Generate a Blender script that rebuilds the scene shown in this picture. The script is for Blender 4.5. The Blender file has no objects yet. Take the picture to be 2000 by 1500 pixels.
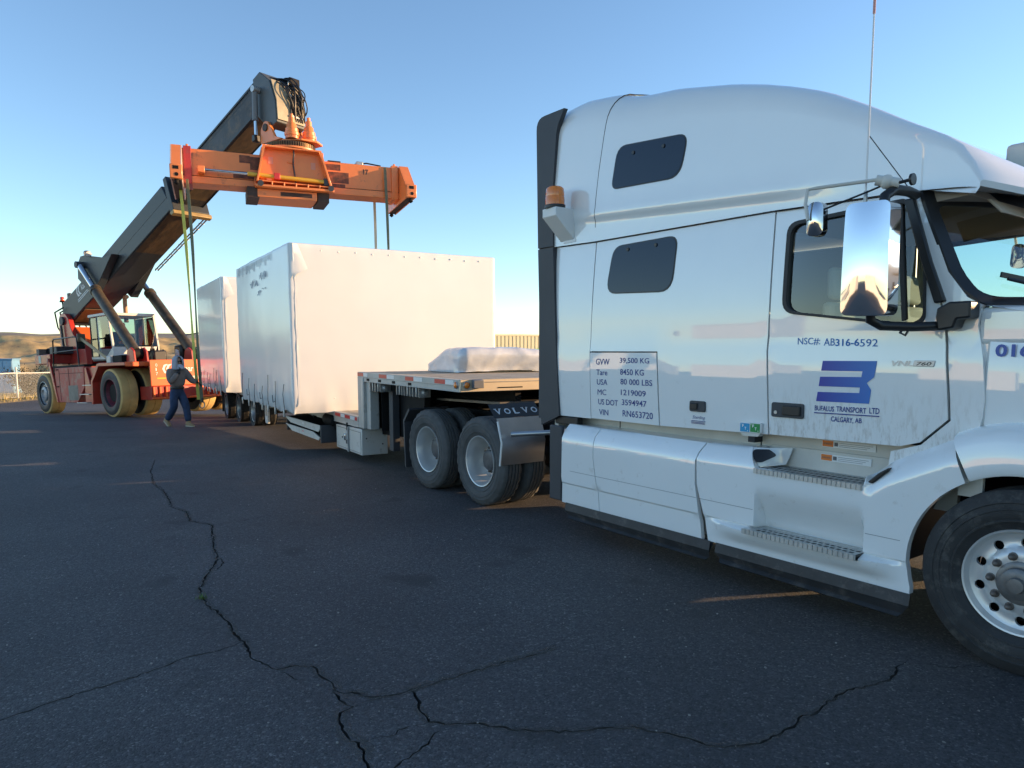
import bpy, bmesh, math, random
from math import radians as RAD, sin, cos, pi, sqrt, atan2
from mathutils import Vector as V, Matrix, noise
from mathutils.geometry import delaunay_2d_cdt
random.seed(7)
SC = bpy.context.scene
COL = SC.collection

# ------------------------------------------------------------------ camera
CAMH = 1.82
cd = bpy.data.cameras.new('camera')
cam = bpy.data.objects.new('camera', cd); COL.objects.link(cam)
cd.sensor_width = 36; cd.lens = 25.2; cd.clip_start = .05; cd.clip_end = 20000
cd.shift_y = 83/2000
_th, _p, _r = RAD(144.4), RAD(6.18), RAD(-0.11)
_F0 = V((cos(_th), sin(_th), 0)); _R0 = V((sin(_th), -cos(_th), 0)); _U0 = V((0, 0, 1))
_F = _F0*cos(_p)-_U0*sin(_p); _U = _F0*sin(_p)+_U0*cos(_p)
_R = _R0*cos(_r)+_U*sin(_r); _U = _U*cos(_r)-_R0*sin(_r)
cam.matrix_world = Matrix(((_R.x, _U.x, -_F.x, 0), (_R.y, _U.y, -_F.y, 0), (_R.z, _U.z, -_F.z, CAMH), (0, 0, 0, 1)))
SC.camera = cam

# ------------------------------------------------------------------ sky, sun, exposure
SUN_EL, SUN_AZ = 9.5, 24.0            # azimuth from +Y towards +X
w = bpy.data.worlds.new('World'); SC.world = w; w.use_nodes = True
nt = w.node_tree
bg = nt.nodes['Background']
sky = nt.nodes.new('ShaderNodeTexSky'); sky.sky_type = 'NISHITA'; sky.sun_disc = False
sky.sun_elevation = RAD(SUN_EL); sky.sun_rotation = RAD(SUN_AZ)
sky.altitude = 1200; sky.air_density = 1.0; sky.dust_density = .08; sky.ozone_density = 2.2
nt.links.new(sky.outputs[0], bg.inputs[0]); bg.inputs[1].default_value = .15
sd = bpy.data.lights.new('sun', 'SUN'); sd.energy = 4.6; sd.angle = RAD(.5); sd.color = (1.0, .63, .32)
sun = bpy.data.objects.new('sun', sd); COL.objects.link(sun)
_sdir = V((cos(RAD(SUN_EL))*sin(RAD(SUN_AZ)), cos(RAD(SUN_EL))*cos(RAD(SUN_AZ)), sin(RAD(SUN_EL))))
sun.rotation_euler = _sdir.to_track_quat('Z', 'Y').to_euler(); sun.location = _sdir*60
SC.view_settings.view_transform = 'Standard'; SC.view_settings.look = 'None'
SC.view_settings.exposure = 1.12; SC.view_settings.gamma = 1
SC.view_settings.use_curve_mapping = False
SC.cycles.max_bounces = 10; SC.cycles.transparent_max_bounces = 16

# ------------------------------------------------------------------ helpers
def gz(x, y):
    "height of the asphalt: level round the truck, falling away towards the lake"
    d = x*_F0.x+y*_F0.y
    if d < 10: return 0.
    if d < 27: return -.002*(d-10)**2
    if d < 32: return -.578-.068*(d-27)+.0068*(d-27)**2
    return -.748

def lerp(a, b, t): return a+(b-a)*t
def sstep(a, b, x):
    t = max(0., min(1., (x-a)/(b-a))); return t*t*(3-2*t)
def interp(tab, x):
    if x <= tab[0][0]: return tab[0][1]
    for (a, b), (c, d) in zip(tab, tab[1:]):
        if x <= c: return lerp(b, d, (x-a)/(c-a))
    return tab[-1][1]

class MB:
    def __init__(s): s.v = []; s.f = []
    def add(s, vs, fs):
        o = len(s.v); s.v += [tuple(p) for p in vs]; s.f += [tuple(i+o for i in f) for f in fs]; return s
    def box(s, x0, x1, y0, y1, z0, z1):
        return s.add([(x0,y0,z0),(x1,y0,z0),(x1,y1,z0),(x0,y1,z0),(x0,y0,z1),(x1,y0,z1),(x1,y1,z1),(x0,y1,z1)],
                     [(3,2,1,0),(4,5,6,7),(0,1,5,4),(1,2,6,5),(2,3,7,6),(3,0,4,7)])
    def obox(s, c, ax, h):
        c = V(c); a = [V(q).normalized()*k for q, k in zip(ax, h)]
        vs = [c+a[0]*i+a[1]*j+a[2]*k for k in (-1,1) for (i,j) in ((-1,-1),(1,-1),(1,1),(-1,1))]
        return s.add(vs, [(3,2,1,0),(4,5,6,7),(0,1,5,4),(1,2,6,5),(2,3,7,6),(3,0,4,7)])
    def beam(s, a, b, wd, h, up=(0,0,1)):
        a, b = V(a), V(b); d = (b-a).normalized(); sd_ = d.cross(V(up))
        if sd_.length < 1e-4: sd_ = d.cross(V((1,0,0)))
        sd_.normalize(); u = sd_.cross(d)
        return s.obox((a+b)/2, (d, sd_, u), ((b-a).length/2, wd/2, h/2))
    def tube(s, pts, r, n=8, caps=True, closed=False):
        pts = [V(p) for p in pts]; m = len(pts); rs = r if isinstance(r, (list, tuple)) else [r]*m
        vs = []; fs = []; prev = None
        for i, p in enumerate(pts):
            a = pts[(i-1) % m] if (closed or i > 0) else p; b = pts[(i+1) % m] if (closed or i < m-1) else p
            t = (b-a).normalized()
            if prev is None:
                q = t.cross(V((0,0,1)))
                if q.length < 1e-3: q = t.cross(V((1,0,0)))
                q.normalize()
            else:
                q = prev-t*prev.dot(t); q.normalize()
            prev = q; b2 = t.cross(q)
            vs += [p+(q*cos(2*pi*k/n)+b2*sin(2*pi*k/n))*rs[i] for k in range(n)]
        for i in range(m if closed else m-1):
            j = (i+1) % m
            for k in range(n):
                k2 = (k+1) % n; fs.append((i*n+k, j*n+k, j*n+k2, i*n+k2))
        if caps and not closed:
            fs.append(tuple(range(n))); fs.append(tuple(reversed(range((m-1)*n, m*n))))
        return s.add(vs, fs)
    def cyl(s, a, b, r, n=16, r2=None): return s.tube([a, b], [r, r if r2 is None else r2], n)
    def lathe(s, prof, o=(0,0,0), axis=(0,1,0), n=32, mod=None):
        "prof: (radius, distance along axis)"
        o = V(o); ax = V(axis).normalized(); q = ax.cross(V((0,0,1)))
        if q.length < 1e-3: q = V((1,0,0))
        q.normalize(); b2 = ax.cross(q); vs = []; fs = []; m = len(prof)
        for k in range(n):
            a = 2*pi*k/n; d = q*cos(a)+b2*sin(a)
            for i, (r, h) in enumerate(prof):
                rr = r if mod is None else mod(i, k, r)
                vs.append(o+ax*h+d*rr)
        for k in range(n):
            k2 = (k+1) % n
            for i in range(m-1): fs.append((k*m+i, k*m+i+1, k2*m+i+1, k2*m+i))
        return s.add(vs, fs)
    def prism(s, poly, d0, d1, plane='xz'):
        n = len(poly)
        def P(u, v_, d):
            return {'xz': (u, d, v_), 'xy': (u, v_, d), 'yz': (d, u, v_)}[plane]
        vs = [P(u, v_, d0) for u, v_ in poly]+[P(u, v_, d1) for u, v_ in poly]
        fs = [tuple(range(n)), tuple(reversed(range(n, 2*n)))]+[(i, i+n, (i+1) % n+n, (i+1) % n) for i in range(n)]
        return s.add(vs, fs)
    def loft(s, rings, closed=False, caps=False):
        n = len(rings[0]); vs = [p for r in rings for p in r]; fs = []
        for i in range(len(rings)-1):
            for k in range(n if closed else n-1):
                k2 = (k+1) % n; fs.append((i*n+k, (i+1)*n+k, (i+1)*n+k2, i*n+k2))
        if caps: fs += [tuple(range(n)), tuple(reversed(range((len(rings)-1)*n, len(rings)*n)))]
        return s.add(vs, fs)
    def sphere(s, c, r, nu=12, nv=8, sq=(1,1,1)):
        return s.add([(c[0]+r*sq[0]*sin(pi*j/nv)*cos(2*pi*i/nu), c[1]+r*sq[1]*sin(pi*j/nv)*sin(2*pi*i/nu), c[2]+r*sq[2]*cos(pi*j/nv)) for j in range(nv+1) for i in range(nu)],
                     [(j*nu+i, (j+1)*nu+i, (j+1)*nu+(i+1) % nu, j*nu+(i+1) % nu) for j in range(nv) for i in range(nu)])
    def xf(s, M): s.v = [tuple(M @ V(p)) for p in s.v]; return s
    def mirror_y(s, c):
        o = MB(); o.v = [(x, 2*c-y, z) for x, y, z in s.v]; o.f = [tuple(reversed(f)) for f in s.f]; return o
    def mesh(s, name, m, smooth=40, fix=True):
        me = bpy.data.meshes.new(name); me.from_pydata(s.v, [], s.f)
        if fix:
            b = bmesh.new(); b.from_mesh(me)
            bmesh.ops.remove_doubles(b, verts=b.verts, dist=1e-5)
            bmesh.ops.recalc_face_normals(b, faces=b.faces); b.to_mesh(me); b.free()
        if m is not None: me.materials.append(m)
        if smooth:
            me.polygons.foreach_set('use_smooth', [True]*len(me.polygons)); me.set_sharp_from_angle(angle=RAD(smooth))
        me.update(); return me
    def build(s, name, m, parent=None, smooth=40, bevel=0, seg=2, fix=True):
        o = bpy.data.objects.new(name, s.mesh(name, m, smooth, fix)); COL.objects.link(o)
        if parent is not None: o.parent = parent
        if bevel:
            md = o.modifiers.new('bevel', 'BEVEL'); md.width = bevel; md.segments = seg; md.limit_method = 'ANGLE'; md.angle_limit = RAD(40)
            md.harden_normals = False
        return o

def tag(o, label=None, cat=None, group=None, kind=None):
    if label: o['label'] = label
    if cat: o['category'] = cat
    if group: o['group'] = group
    if kind: o['kind'] = kind
    return o
def empty(name, parent=None, M=None):
    o = bpy.data.objects.new(name, None); COL.objects.link(o); o.empty_display_size = .2
    if parent is not None: o.parent = parent
    if M is not None: o.matrix_local = M
    return o
def dup(o, parent=None, M=None):
    c = o.copy(); COL.objects.link(c)
    if parent is not None: c.parent = parent
    if M is not None: c.matrix_local = M
    for ch in list(o.children): dup(ch, c)
    return c

def rpoly(pts, r, n=5):
    "round the corners of a polygon; r is one radius or one per point"
    out = []; m = len(pts)
    for i in range(m):
        p = V(pts[i]); a = V(pts[i-1])-p; b = V(pts[(i+1) % m])-p
        ri = r[i] if isinstance(r, (list, tuple)) else r
        if ri <= 0: out.append(tuple(p)); continue
        la, lb = a.length, b.length; a.normalize(); b.normalize()
        ang = a.angle(b); t = min(ri/math.tan(ang/2), la*.48, lb*.48)
        p0, p1 = p+a*t, p+b*t
        for k in range(n+1):
            u = k/n; out.append(tuple(p0*(1-u)**2+p*2*u*(1-u)+p1*u*u))
    return out

def inpoly(x, y, poly):
    c = False; n = len(poly)
    for i in range(n):
        x1, y1 = poly[i]; x2, y2 = poly[i-1]
        if (y1 > y) != (y2 > y) and x < (x2-x1)*(y-y1)/(y2-y1)+x1: c = not c
    return c
def dense(poly, step):
    out = []
    for i, p in enumerate(poly):
        q = poly[(i+1) % len(poly)]; n = max(1, int(math.hypot(q[0]-p[0], q[1]-p[1])/step))
        out += [(lerp(p[0], q[0], k/n), lerp(p[1], q[1], k/n)) for k in range(n)]
    return out

def sheet(outline, fn, step=.08, holes=(), thick=0, tvec=(0,1,0), extra=()):
    """tessellate a 2D polygon (with holes), map it with fn(u,v)->xyz, and give it a turned-in edge of depth thick.
    extra: segments the triangles must follow"""
    polys = [dense(outline, step)]+[dense(h, step*.6) for h in holes]
    vs = []; ed = []
    for pl in polys:
        o = len(vs); vs += [V(p) for p in pl]; ed += [(o+i, o+(i+1) % len(pl)) for i in range(len(pl))]
    for (ax, az), (bx, bz) in extra:        # crease lines the mesh has to follow
        n = max(1, int(math.hypot(bx-ax, bz-az)/step)); pts = [(lerp(ax, bx, k/n), lerp(az, bz, k/n)) for k in range(n+1)]
        pts = [p for p in pts if inpoly(p[0], p[1], outline)]
        o = len(vs); vs += [V(p) for p in pts]; ed += [(o+i, o+i+1) for i in range(len(pts)-1)]
    nb = len(vs)
    xs = [p[0] for p in outline]; ys = [p[1] for p in outline]
    nx = int((max(xs)-min(xs))/step)+1; ny = int((max(ys)-min(ys))/step)+1
    for i in range(1, nx+1):
        for j in range(1, ny+1):
            x = min(xs)+(i-.5+(.25 if j % 2 else -.25))*step; y = min(ys)+(j-.5)*step
            if not inpoly(x, y, outline) or any(inpoly(x, y, h) for h in holes): continue
            if any(abs(x-q.x)+abs(y-q.y) < step*.45 for q in vs[:nb]): continue
            vs.append(V((x, y)))
    r = delaunay_2d_cdt(vs, ed, [], 0, 1e-5)
    P = r[0]; out = MB(); keep = []
    for f in r[2]:
        cx = sum(P[i].x for i in f)/3; cy = sum(P[i].y for i in f)/3
        if inpoly(cx, cy, outline) and not any(inpoly(cx, cy, h) for h in holes): keep.append(tuple(f))
    P3 = [V(fn(p.x, p.y)) for p in P]
    fs = list(keep); vv = list(P3)
    if thick:
        cnt = {}
        for f in keep:
            for a, b in ((f[0], f[1]), (f[1], f[2]), (f[2], f[0])): cnt[(a, b)] = 1
        be = [e for e in cnt if (e[1], e[0]) not in cnt]
        mp = {}
        for a, b in be:
            for q in (a, b):
                if q not in mp: mp[q] = len(vv); vv.append(P3[q]+V(tvec)*thick)
            fs.append((b, a, mp[a], mp[b]))
    return out.add(vv, fs)

_fontcache = {}
def text(body, x, z, width, height, fn, m, parent, name='lettering', bold=.0, shear=0, depth=.0012, fit=True):
    "flat print: glyph outlines mapped with fn(u, v) -> xyz, u to the right, v up, from the lower left corner (x, z)"
    cu = bpy.data.curves.new(name, 'FONT'); cu.body = body; cu.size = 1; cu.offset = bold; cu.shear = shear; cu.fill_mode = 'BOTH'
    cu.extrude = 0; cu.resolution_u = 3
    t = bpy.data.objects.new(name+'_tmp', cu); COL.objects.link(t)
    dg = bpy.context.evaluated_depsgraph_get(); me = bpy.data.meshes.new_from_object(t.evaluated_get(dg))
    bpy.data.objects.remove(t)
    xs = [v.co.x for v in me.vertices]; ys = [v.co.y for v in me.vertices]
    x0, x1, y0, y1 = min(xs), max(xs), min(ys), max(ys)
    if not fit: y0, y1 = 0, .729
    sx = width/(x1-x0); sy = height/(y1-y0)
    for v in me.vertices: v.co = fn(x+(v.co.x-x0)*sx, z+(v.co.y-y0)*sy)
    me.materials.clear(); me.materials.append(m); me.update()
    o = bpy.data.objects.new(name, me); COL.objects.link(o); o.parent = parent
    return o

# ------------------------------------------------------------------ materials
MATS = {}
def mat(name, col, rough=.5, metal=0, coat=0, coat_r=.03, var=.0, vscale=3., bump=0, bscale=60., dirt=None, spec=.5, rvar=0, detail=6, stretch=(1,1,1), cior=1.5):
    """plain painted / rubber / metal surface. var: brightness mottling; dirt=(colour, amount, scale, low z, high z)"""
    if name in MATS: return MATS[name]
    m = bpy.data.materials.new(name); m.use_nodes = True; n = m.node_tree.nodes; L = m.node_tree.links
    b = n['Principled BSDF']; MATS[name] = m
    b.inputs['Roughness'].default_value = rough; b.inputs['Metallic'].default_value = metal
    b.inputs['Coat Weight'].default_value = coat; b.inputs['Coat IOR'].default_value = cior; b.inputs['Coat Roughness'].default_value = coat_r
    b.inputs['Specular IOR Level'].default_value = spec
    c4 = (*col, 1)
    b.inputs['Base Color'].default_value = c4
    tc = n.new('ShaderNodeTexCoord'); mp = n.new('ShaderNodeMapping'); mp.inputs['Scale'].default_value = stretch
    L.new(tc.outputs['Object'], mp.inputs[0]); co = mp.outputs[0]
    def nz(scale, det=detail, ro=.6):
        q = n.new('ShaderNodeTexNoise'); q.inputs['Scale'].default_value = scale; q.inputs['Detail'].default_value = det; q.inputs['Roughness'].default_value = ro
        L.new(co, q.inputs[0]); return q.outputs[0]
    def ramp(src, p0, p1, c0, c1):
        r = n.new('ShaderNodeValToRGB'); r.color_ramp.elements[0].position = p0; r.color_ramp.elements[1].position = p1
        r.color_ramp.elements[0].color = c0; r.color_ramp.elements[1].color = c1; L.new(src, r.inputs[0]); return r.outputs[0]
    cur = None
    if var:
        a = nz(vscale)
        cur = ramp(a, .3, .7, (*[q*(1-var) for q in col], 1), (*[min(1, q*(1+var*.6)) for q in col], 1))
    if dirt:
        dc, amt, ds, z0, z1 = dirt
        a = nz(ds, 8, .7); fac = ramp(a, .62-amt*.3, .8-amt*.2, (0,0,0,1), (1,1,1,1))
        if z0 is not None:
            sx = n.new('ShaderNodeSeparateXYZ'); L.new(tc.outputs['Object'], sx.inputs[0])
            mr = n.new('ShaderNodeMapRange'); L.new(sx.outputs[2], mr.inputs[0])
            mr.inputs[1].default_value = z0; mr.inputs[2].default_value = z1; mr.inputs[3].default_value = 1; mr.inputs[4].default_value = 0
            mm = n.new('ShaderNodeMath'); mm.operation = 'MULTIPLY'; L.new(fac, mm.inputs[0]); L.new(mr.outputs[0], mm.inputs[1]); fac = mm.outputs[0]
        mx = n.new('ShaderNodeMix'); mx.data_type = 'RGBA'; L.new(fac, mx.inputs[0])
        if cur is not None: L.new(cur, mx.inputs[6])
        else: mx.inputs[6].default_value = c4
        mx.inputs[7].default_value = (*dc, 1); cur = mx.outputs[2]
    if cur is not None: L.new(cur, b.inputs['Base Color'])
    if rvar:
        a = nz(vscale*2.3); mr = n.new('ShaderNodeMapRange'); L.new(a, mr.inputs[0]); mr.inputs[1].default_value = .3; mr.inputs[2].default_value = .7
        mr.inputs[3].default_value = max(.02, rough-rvar); mr.inputs[4].default_value = min(1, rough+rvar); L.new(mr.outputs[0], b.inputs['Roughness'])
    if bump:
        a = nz(bscale, 8); bp = n.new('ShaderNodeBump'); bp.inputs['Strength'].default_value = bump; bp.inputs['Distance'].default_value = .02
        L.new(a, bp.inputs['Height']); L.new(bp.outputs[0], b.inputs['Normal'])
    return m

def glass(name, tint, refl=1.0, rough=.0):
    m = bpy.data.materials.new(name); m.use_nodes = True; n = m.node_tree.nodes; L = m.node_tree.links
    n.remove(n['Principled BSDF']); t = n.new('ShaderNodeBsdfTransparent'); t.inputs[0].default_value = (*tint, 1)
    g = n.new('ShaderNodeBsdfGlossy'); g.inputs['Roughness'].default_value = rough; g.inputs[0].default_value = (1,1,1,1)
    f = n.new('ShaderNodeFresnel'); f.inputs[0].default_value = 1.5
    k = n.new('ShaderNodeMath'); k.operation = 'MULTIPLY'; k.inputs[1].default_value = refl; L.new(f.outputs[0], k.inputs[0]); k.use_clamp = True
    x = n.new('ShaderNodeMixShader'); L.new(k.outputs[0], x.inputs[0]); L.new(t.outputs[0], x.inputs[1]); L.new(g.outputs[0], x.inputs[2])
    L.new(x.outputs[0], n['Material Output'].inputs[0]); MATS[name] = m; return m

WHITE = mat('white_truck_paint', (.82,.83,.815), .42, coat=1, coat_r=.02, cior=1.85, var=.03, vscale=1.3, dirt=((.45,.40,.33), .06, 9., .0, 2.0))
WHITED = mat('white_truck_paint_road_dirt', (.82,.83,.815), .42, coat=1, coat_r=.03, cior=1.85, var=.03, vscale=1.3, dirt=((.38,.32,.25), .46, 17., 1.10, 1.60), stretch=(1.8,1.8,.45))
CREAM = mat('dirty_cream_paint', (.60,.58,.52), .5, coat=.3, coat_r=.3, var=.12, vscale=3)
DKGREY = mat('dark_grey_plastic', (.045,.048,.056), .55, var=.15, vscale=2)
BLACK = mat('black_plastic', (.014,.014,.015), .4)
RUBBER = mat('black_rubber', (.016,.016,.017), .55)
TYRE = mat('tyre_rubber', (.030,.030,.031), .72, var=.35, vscale=7, bump=.25, bscale=90, dirt=((.10,.095,.085), .35, 12., None, None))
TYRED = mat('dusty_tyre_rubber', (.085,.085,.084), .8, var=.25, vscale=9, bump=.25, bscale=90)
DARKF = mat('greasy_black_frame', (.011,.011,.012), .7, spec=.2, var=.4, vscale=8)
STEEL = mat('galvanised_steel', (.45,.46,.46), .42, .75, var=.2, vscale=6)
ALU = mat('dull_aluminium', (.52,.52,.50), .45, .55, var=.14, vscale=4, bump=.03, bscale=40)
ALUW = mat('wheel_aluminium', (.62,.62,.61), .36, .45, var=.07, vscale=3)
CHROME = mat('chrome', (.56,.57,.59), .05, 1)
SATIN = mat('satin_badge_silver', (.50,.50,.50), .38, .7)
STAINL = mat('brushed_stainless', (.50,.51,.52), .3, .85, var=.12, vscale=3)
NAVY = mat('navy_print', (.012,.035,.22), .5)
BLUEP = mat('blue_print', (.02,.15,.45), .5)
MIDBLUE = mat('violet_blue_print', (.075,.12,.40), .5)
ORANGEP = mat('orange_sticker', (.75,.20,.03), .5)
LABELW = mat('white_sticker', (.78,.78,.76), .5)
INKG = mat('grey_ink', (.13,.13,.14), .6)
AMBER = mat('amber_lens', (.85,.22,.01), .2, coat=1)
REDT = mat('red_reflective_tape', (.62,.035,.03), .35, var=.15, vscale=20)
WHT = mat('white_reflective_tape', (.75,.75,.74), .35, var=.08, vscale=20)
# ================================================================== SETTING
# asphalt: near sheet with real cracks cut into it, the rest of the lot round it
CR = {"main": [[-13.09, 2.046], [-11.847, 1.78], [-10.678, 1.633], [-10.095, 1.648], [-9.454, 1.606], [-8.967, 1.546], [-8.577, 1.634], [-8.086, 1.571], [-7.785, 1.719], [-7.043, 1.556], [-6.424, 1.45], [-6.016, 1.267], [-5.716, 1.151], [-5.46, 1.121], [-5.264, 1.122], [-5.065, 1.144], [-4.809, 1.153], [-4.637, 1.128], [-4.49, 1.151], [-4.221, 1.114], [-3.975, 1.187]],
 "m2": [[-3.975, 1.187], [-3.959, 1.3], [-3.89, 1.372], [-3.754, 1.361], [-3.623, 1.384], [-3.508, 1.372], [-3.431, 1.449], [-3.354, 1.488], [-3.312, 1.585], [-3.308, 1.689], [-3.305, 1.876], [-3.301, 2.075], [-3.292, 2.28], [-3.271, 2.489], [-3.285, 2.698]],
 "m2b": [[-3.975, 1.187], [-3.834, 1.228], [-3.723, 1.276]],
 "m3": [[-3.623, 1.384], [-3.503, 1.35], [-3.386, 1.35], [-3.318, 1.372], [-3.297, 1.294], [-3.139, 1.238], [-3.057, 1.234], [-2.987, 1.255], [-2.874, 1.231], [-2.768, 1.208], [-2.55, 1.19]],
 "m3b": [[-3.318, 1.372], [-3.332, 1.463], [-3.312, 1.585]],
 "m4": [[-3.308, 1.689], [-3.198, 1.676], [-3.098, 1.632], [-2.957, 1.612], [-2.889, 1.665], [-2.824, 1.772], [-2.723, 1.854], [-2.592, 1.973], [-2.462, 2.151], [-2.411, 2.27], [-2.331, 2.397], [-2.227, 2.462], [-2.139, 2.507], [-2.023, 2.548], [-1.948, 2.637], [-1.888, 2.764], [-1.883, 3.019], [-1.919, 3.117], [-1.9, 3.265], [-1.93, 3.386], [-1.93, 3.557], [-1.903, 3.713], [-1.868, 3.917], [-1.924, 4.116], [-1.925, 4.207]],
 "m5": [[-2.987, 1.255], [-2.952, 1.395], [-2.978, 1.517], [-2.957, 1.612]],
 "m6": [[-2.88, 1.637], [-2.811, 1.537], [-2.734, 1.39], [-2.703, 1.299], [-2.5, 1.1]],
 "m7": [[-4.49, 1.151], [-4.443, 0.993], [-4.453, 0.793], [-4.387, 0.617], [-4.332, 0.454], [-4.313, 0.257], [-4.269, 0.072], [-4.21, -0.1], [-4.1, -.5]],
 "m8": [[-1.925, 4.207], [-1.751, 4.321], [-1.605, 4.557]],
 "m9": [[-7.785, 1.719], [-7.77, 2.005], [-7.889, 2.366]],
 "m10": [[-6.453, 1.411], [-6.47, 1.491], [-6.301, 1.467], [-6.148, 1.385], [-6.142, 1.323]]}
CW = {"main": .0085, "m2": .007, "m2b": .005, "m3": .007, "m3b": .004, "m4": .0075, "m5": .0045, "m6": .005, "m7": .0062, "m8": .0045, "m9": .0042, "m10": .006}

def asphalt_mat():
    m = bpy.data.materials.new('worn_asphalt'); m.use_nodes = True; n = m.node_tree.nodes; L = m.node_tree.links; b = n['Principled BSDF']
    tc = n.new('ShaderNodeTexCoord'); co = tc.outputs['Object']
    def nz(s, d=6, r=.6):
        q = n.new('ShaderNodeTexNoise'); q.inputs['Scale'].default_value = s; q.inputs['Detail'].default_value = d; q.inputs['Roughness'].default_value = r; L.new(co, q.inputs[0]); return q.outputs[0]
    def ramp(src, *st):
        r = n.new('ShaderNodeValToRGB'); e = r.color_ramp.elements
        while len(e) < len(st): e.new(.5)
        for q, (p, c) in zip(e, st): q.position = p; q.color = (*c, 1) if len(c) == 3 else c
        L.new(src, r.inputs[0]); return r.outputs[0]
    def mix(mode, f, a, c):
        x = n.new('ShaderNodeMix'); x.data_type = 'RGBA'; x.blend_type = mode
        if isinstance(f, (int, float)): x.inputs[0].default_value = f
        else: L.new(f, x.inputs[0])
        for s, q in ((6, a), (7, c)):
            if isinstance(q, tuple): x.inputs[s].default_value = q
            else: L.new(q, x.inputs[s])
        return x.outputs[2]
    vo = n.new('ShaderNodeTexVoronoi'); vo.inputs['Scale'].default_value = 95; L.new(co, vo.inputs[0])
    vo2 = n.new('ShaderNodeTexVoronoi'); vo2.inputs['Scale'].default_value = 42; L.new(co, vo2.inputs[0])
    base = ramp(nz(.55, 7, .62), (.3, (.050,.0495,.054)), (.5, (.066,.065,.070)), (.72, (.092,.090,.093)))
    base = mix('MULTIPLY', 1., base, ramp(nz(.17, 4, .5), (.30, (.80,.80,.82)), (.5, (1,1,1)), (.70, (1.22,1.2,1.17))))
    base = mix('MULTIPLY', .8, base, ramp(nz(26, 4), (.3, (.62,.62,.62)), (.7, (1.3,1.3,1.3))))
    stone = ramp(vo.outputs['Color'], (.0, (.35,.35,.36)), (.78, (1.1,1.1,1.1)), (.95, (2.5,2.4,2.2)))
    base = mix('MULTIPLY', 1., base, stone)
    sp = ramp(vo2.outputs['Color'], (.93, (0,0,0)), (.97, (1,1,1)))
    sp2 = n.new('ShaderNodeMath'); sp2.operation = 'LESS_THAN'; sp2.inputs[1].default_value = .2; L.new(vo2.outputs['Distance'], sp2.inputs[0])
    k = n.new('ShaderNodeMath'); k.operation = 'MULTIPLY'; L.new(sp, k.inputs[0]); L.new(sp2.outputs[0], k.inputs[1])
    base = mix('MIX', k.outputs[0], base, (.20,.19,.175,1))
    pale = ramp(nz(.9, 9, .75), (.60, (0,0,0)), (.80, (.55,.55,.55)))       # scuffs and dried stains
    base = mix('MIX', pale, base, (.15,.145,.135,1))
    oil = ramp(nz(1.7, 3, .4), (.65, (0,0,0)), (.74, (.65,.65,.65)))
    base = mix('MIX', oil, base, (.022,.022,.023,1))
    L.new(base, b.inputs['Base Color']); b.inputs['Roughness'].default_value = .72; b.inputs['Specular IOR Level'].default_value = .5
    bp = n.new('ShaderNodeBump'); bp.inputs['Strength'].default_value = .9; bp.inputs['Distance'].default_value = .006
    h = n.new('ShaderNodeMath'); h.operation = 'SUBTRACT'; L.new(nz(130, 5), h.inputs[0]); L.new(vo.outputs['Distance'], h.inputs[1]); L.new(h.outputs[0], bp.inputs['Height'])
    L.new(bp.outputs[0], b.inputs['Normal'])
    return m
ASPH = asphalt_mat()
CRACKD = mat('crack_dirt', (.040,.035,.030), .95, var=.4, vscale=40)

RX0, RX1, RY0, RY1 = -14., 1., -1.5, 5.2
def near_ground():
    rnd = random.Random(3)
    vs = []; ed = []; fcs = []
    rect = dense([(RX0,RY0),(RX1,RY0),(RX1,RY1),(RX0,RY1)], .5)
    vs += [V(p) for p in rect]; ed += [(i, (i+1) % len(rect)) for i in range(len(rect))]
    for key, pts in CR.items():
        # jagged refinement of the traced line
        P = [V(p) for p in pts]; Q = []
        for a, b in zip(P, P[1:]):
            n = max(2, int((b-a).length/.03)); nn = V((-(b-a).y, (b-a).x)).normalized()
            for k in range(n):
                u = k/n; Q.append(a.lerp(b, u)+nn*((rnd.random()-.5)*.026 if k else 0))
        Q.append(P[-1]); m = len(Q); Lf = []; Rt = []
        for i, q in enumerate(Q):
            t = (Q[min(i+1, m-1)]-Q[max(i-1, 0)]).normalized(); nn = V((-t.y, t.x))
            endf = min(1, i/6+.15, (m-1-i)/6+.15) if key not in ('main', 'm2', 'm4') else min(1, (m-1-i)/10+.3)
            if key == 'main': endf *= .45+.55*min(1, i/40)
            wv = .95*CW[key]*endf*(.55+.9*rnd.random())
            Lf.append(q+nn*wv); Rt.append(q-nn*wv)
        for i in range(m-1):
            o = len(vs); vs += [Lf[i], Rt[i], Rt[i+1], Lf[i+1]]; fcs.append([o, o+1, o+2, o+3])
    st = .35
    nx, ny = int((RX1-RX0)/st), int((RY1-RY0)/st)
    vs += [V((RX0+(i+.5)*st, RY0+(j+.5)*st)) for i in range(nx) for j in range(ny)]
    r = delaunay_2d_cdt(vs, ed, fcs, 0, 1e-5)
    P, F, FO = r[0], r[2], r[5]
    top = [f for f, o in zip(F, FO) if not o]; crk = [f for f, o in zip(F, FO) if o]
    mb = MB(); mb.add([(p.x, p.y, gz(p.x, p.y)) for p in P], [tuple(f) for f in top])
    # crack walls and floor
    cnt = set()
    for f in crk:
        for i in range(len(f)): cnt.add((f[i], f[(i+1) % len(f)]))
    be = [e for e in cnt if (e[1], e[0]) not in cnt]
    wl = MB()
    for a, b in be:
        pa, pb = P[a], P[b]; za, zb = gz(pa.x, pa.y), gz(pb.x, pb.y)
        wl.add([(pa.x,pa.y,za),(pb.x,pb.y,zb),(pb.x,pb.y,zb-.03),(pa.x,pa.y,za-.03)], [(0,1,2,3)])
    for f in crk: wl.add([(P[i].x, P[i].y, gz(P[i].x, P[i].y)-.028) for i in f], [tuple(range(len(f)))])
    return mb, wl, rect
ng, cw, rect = near_ground()
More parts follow.
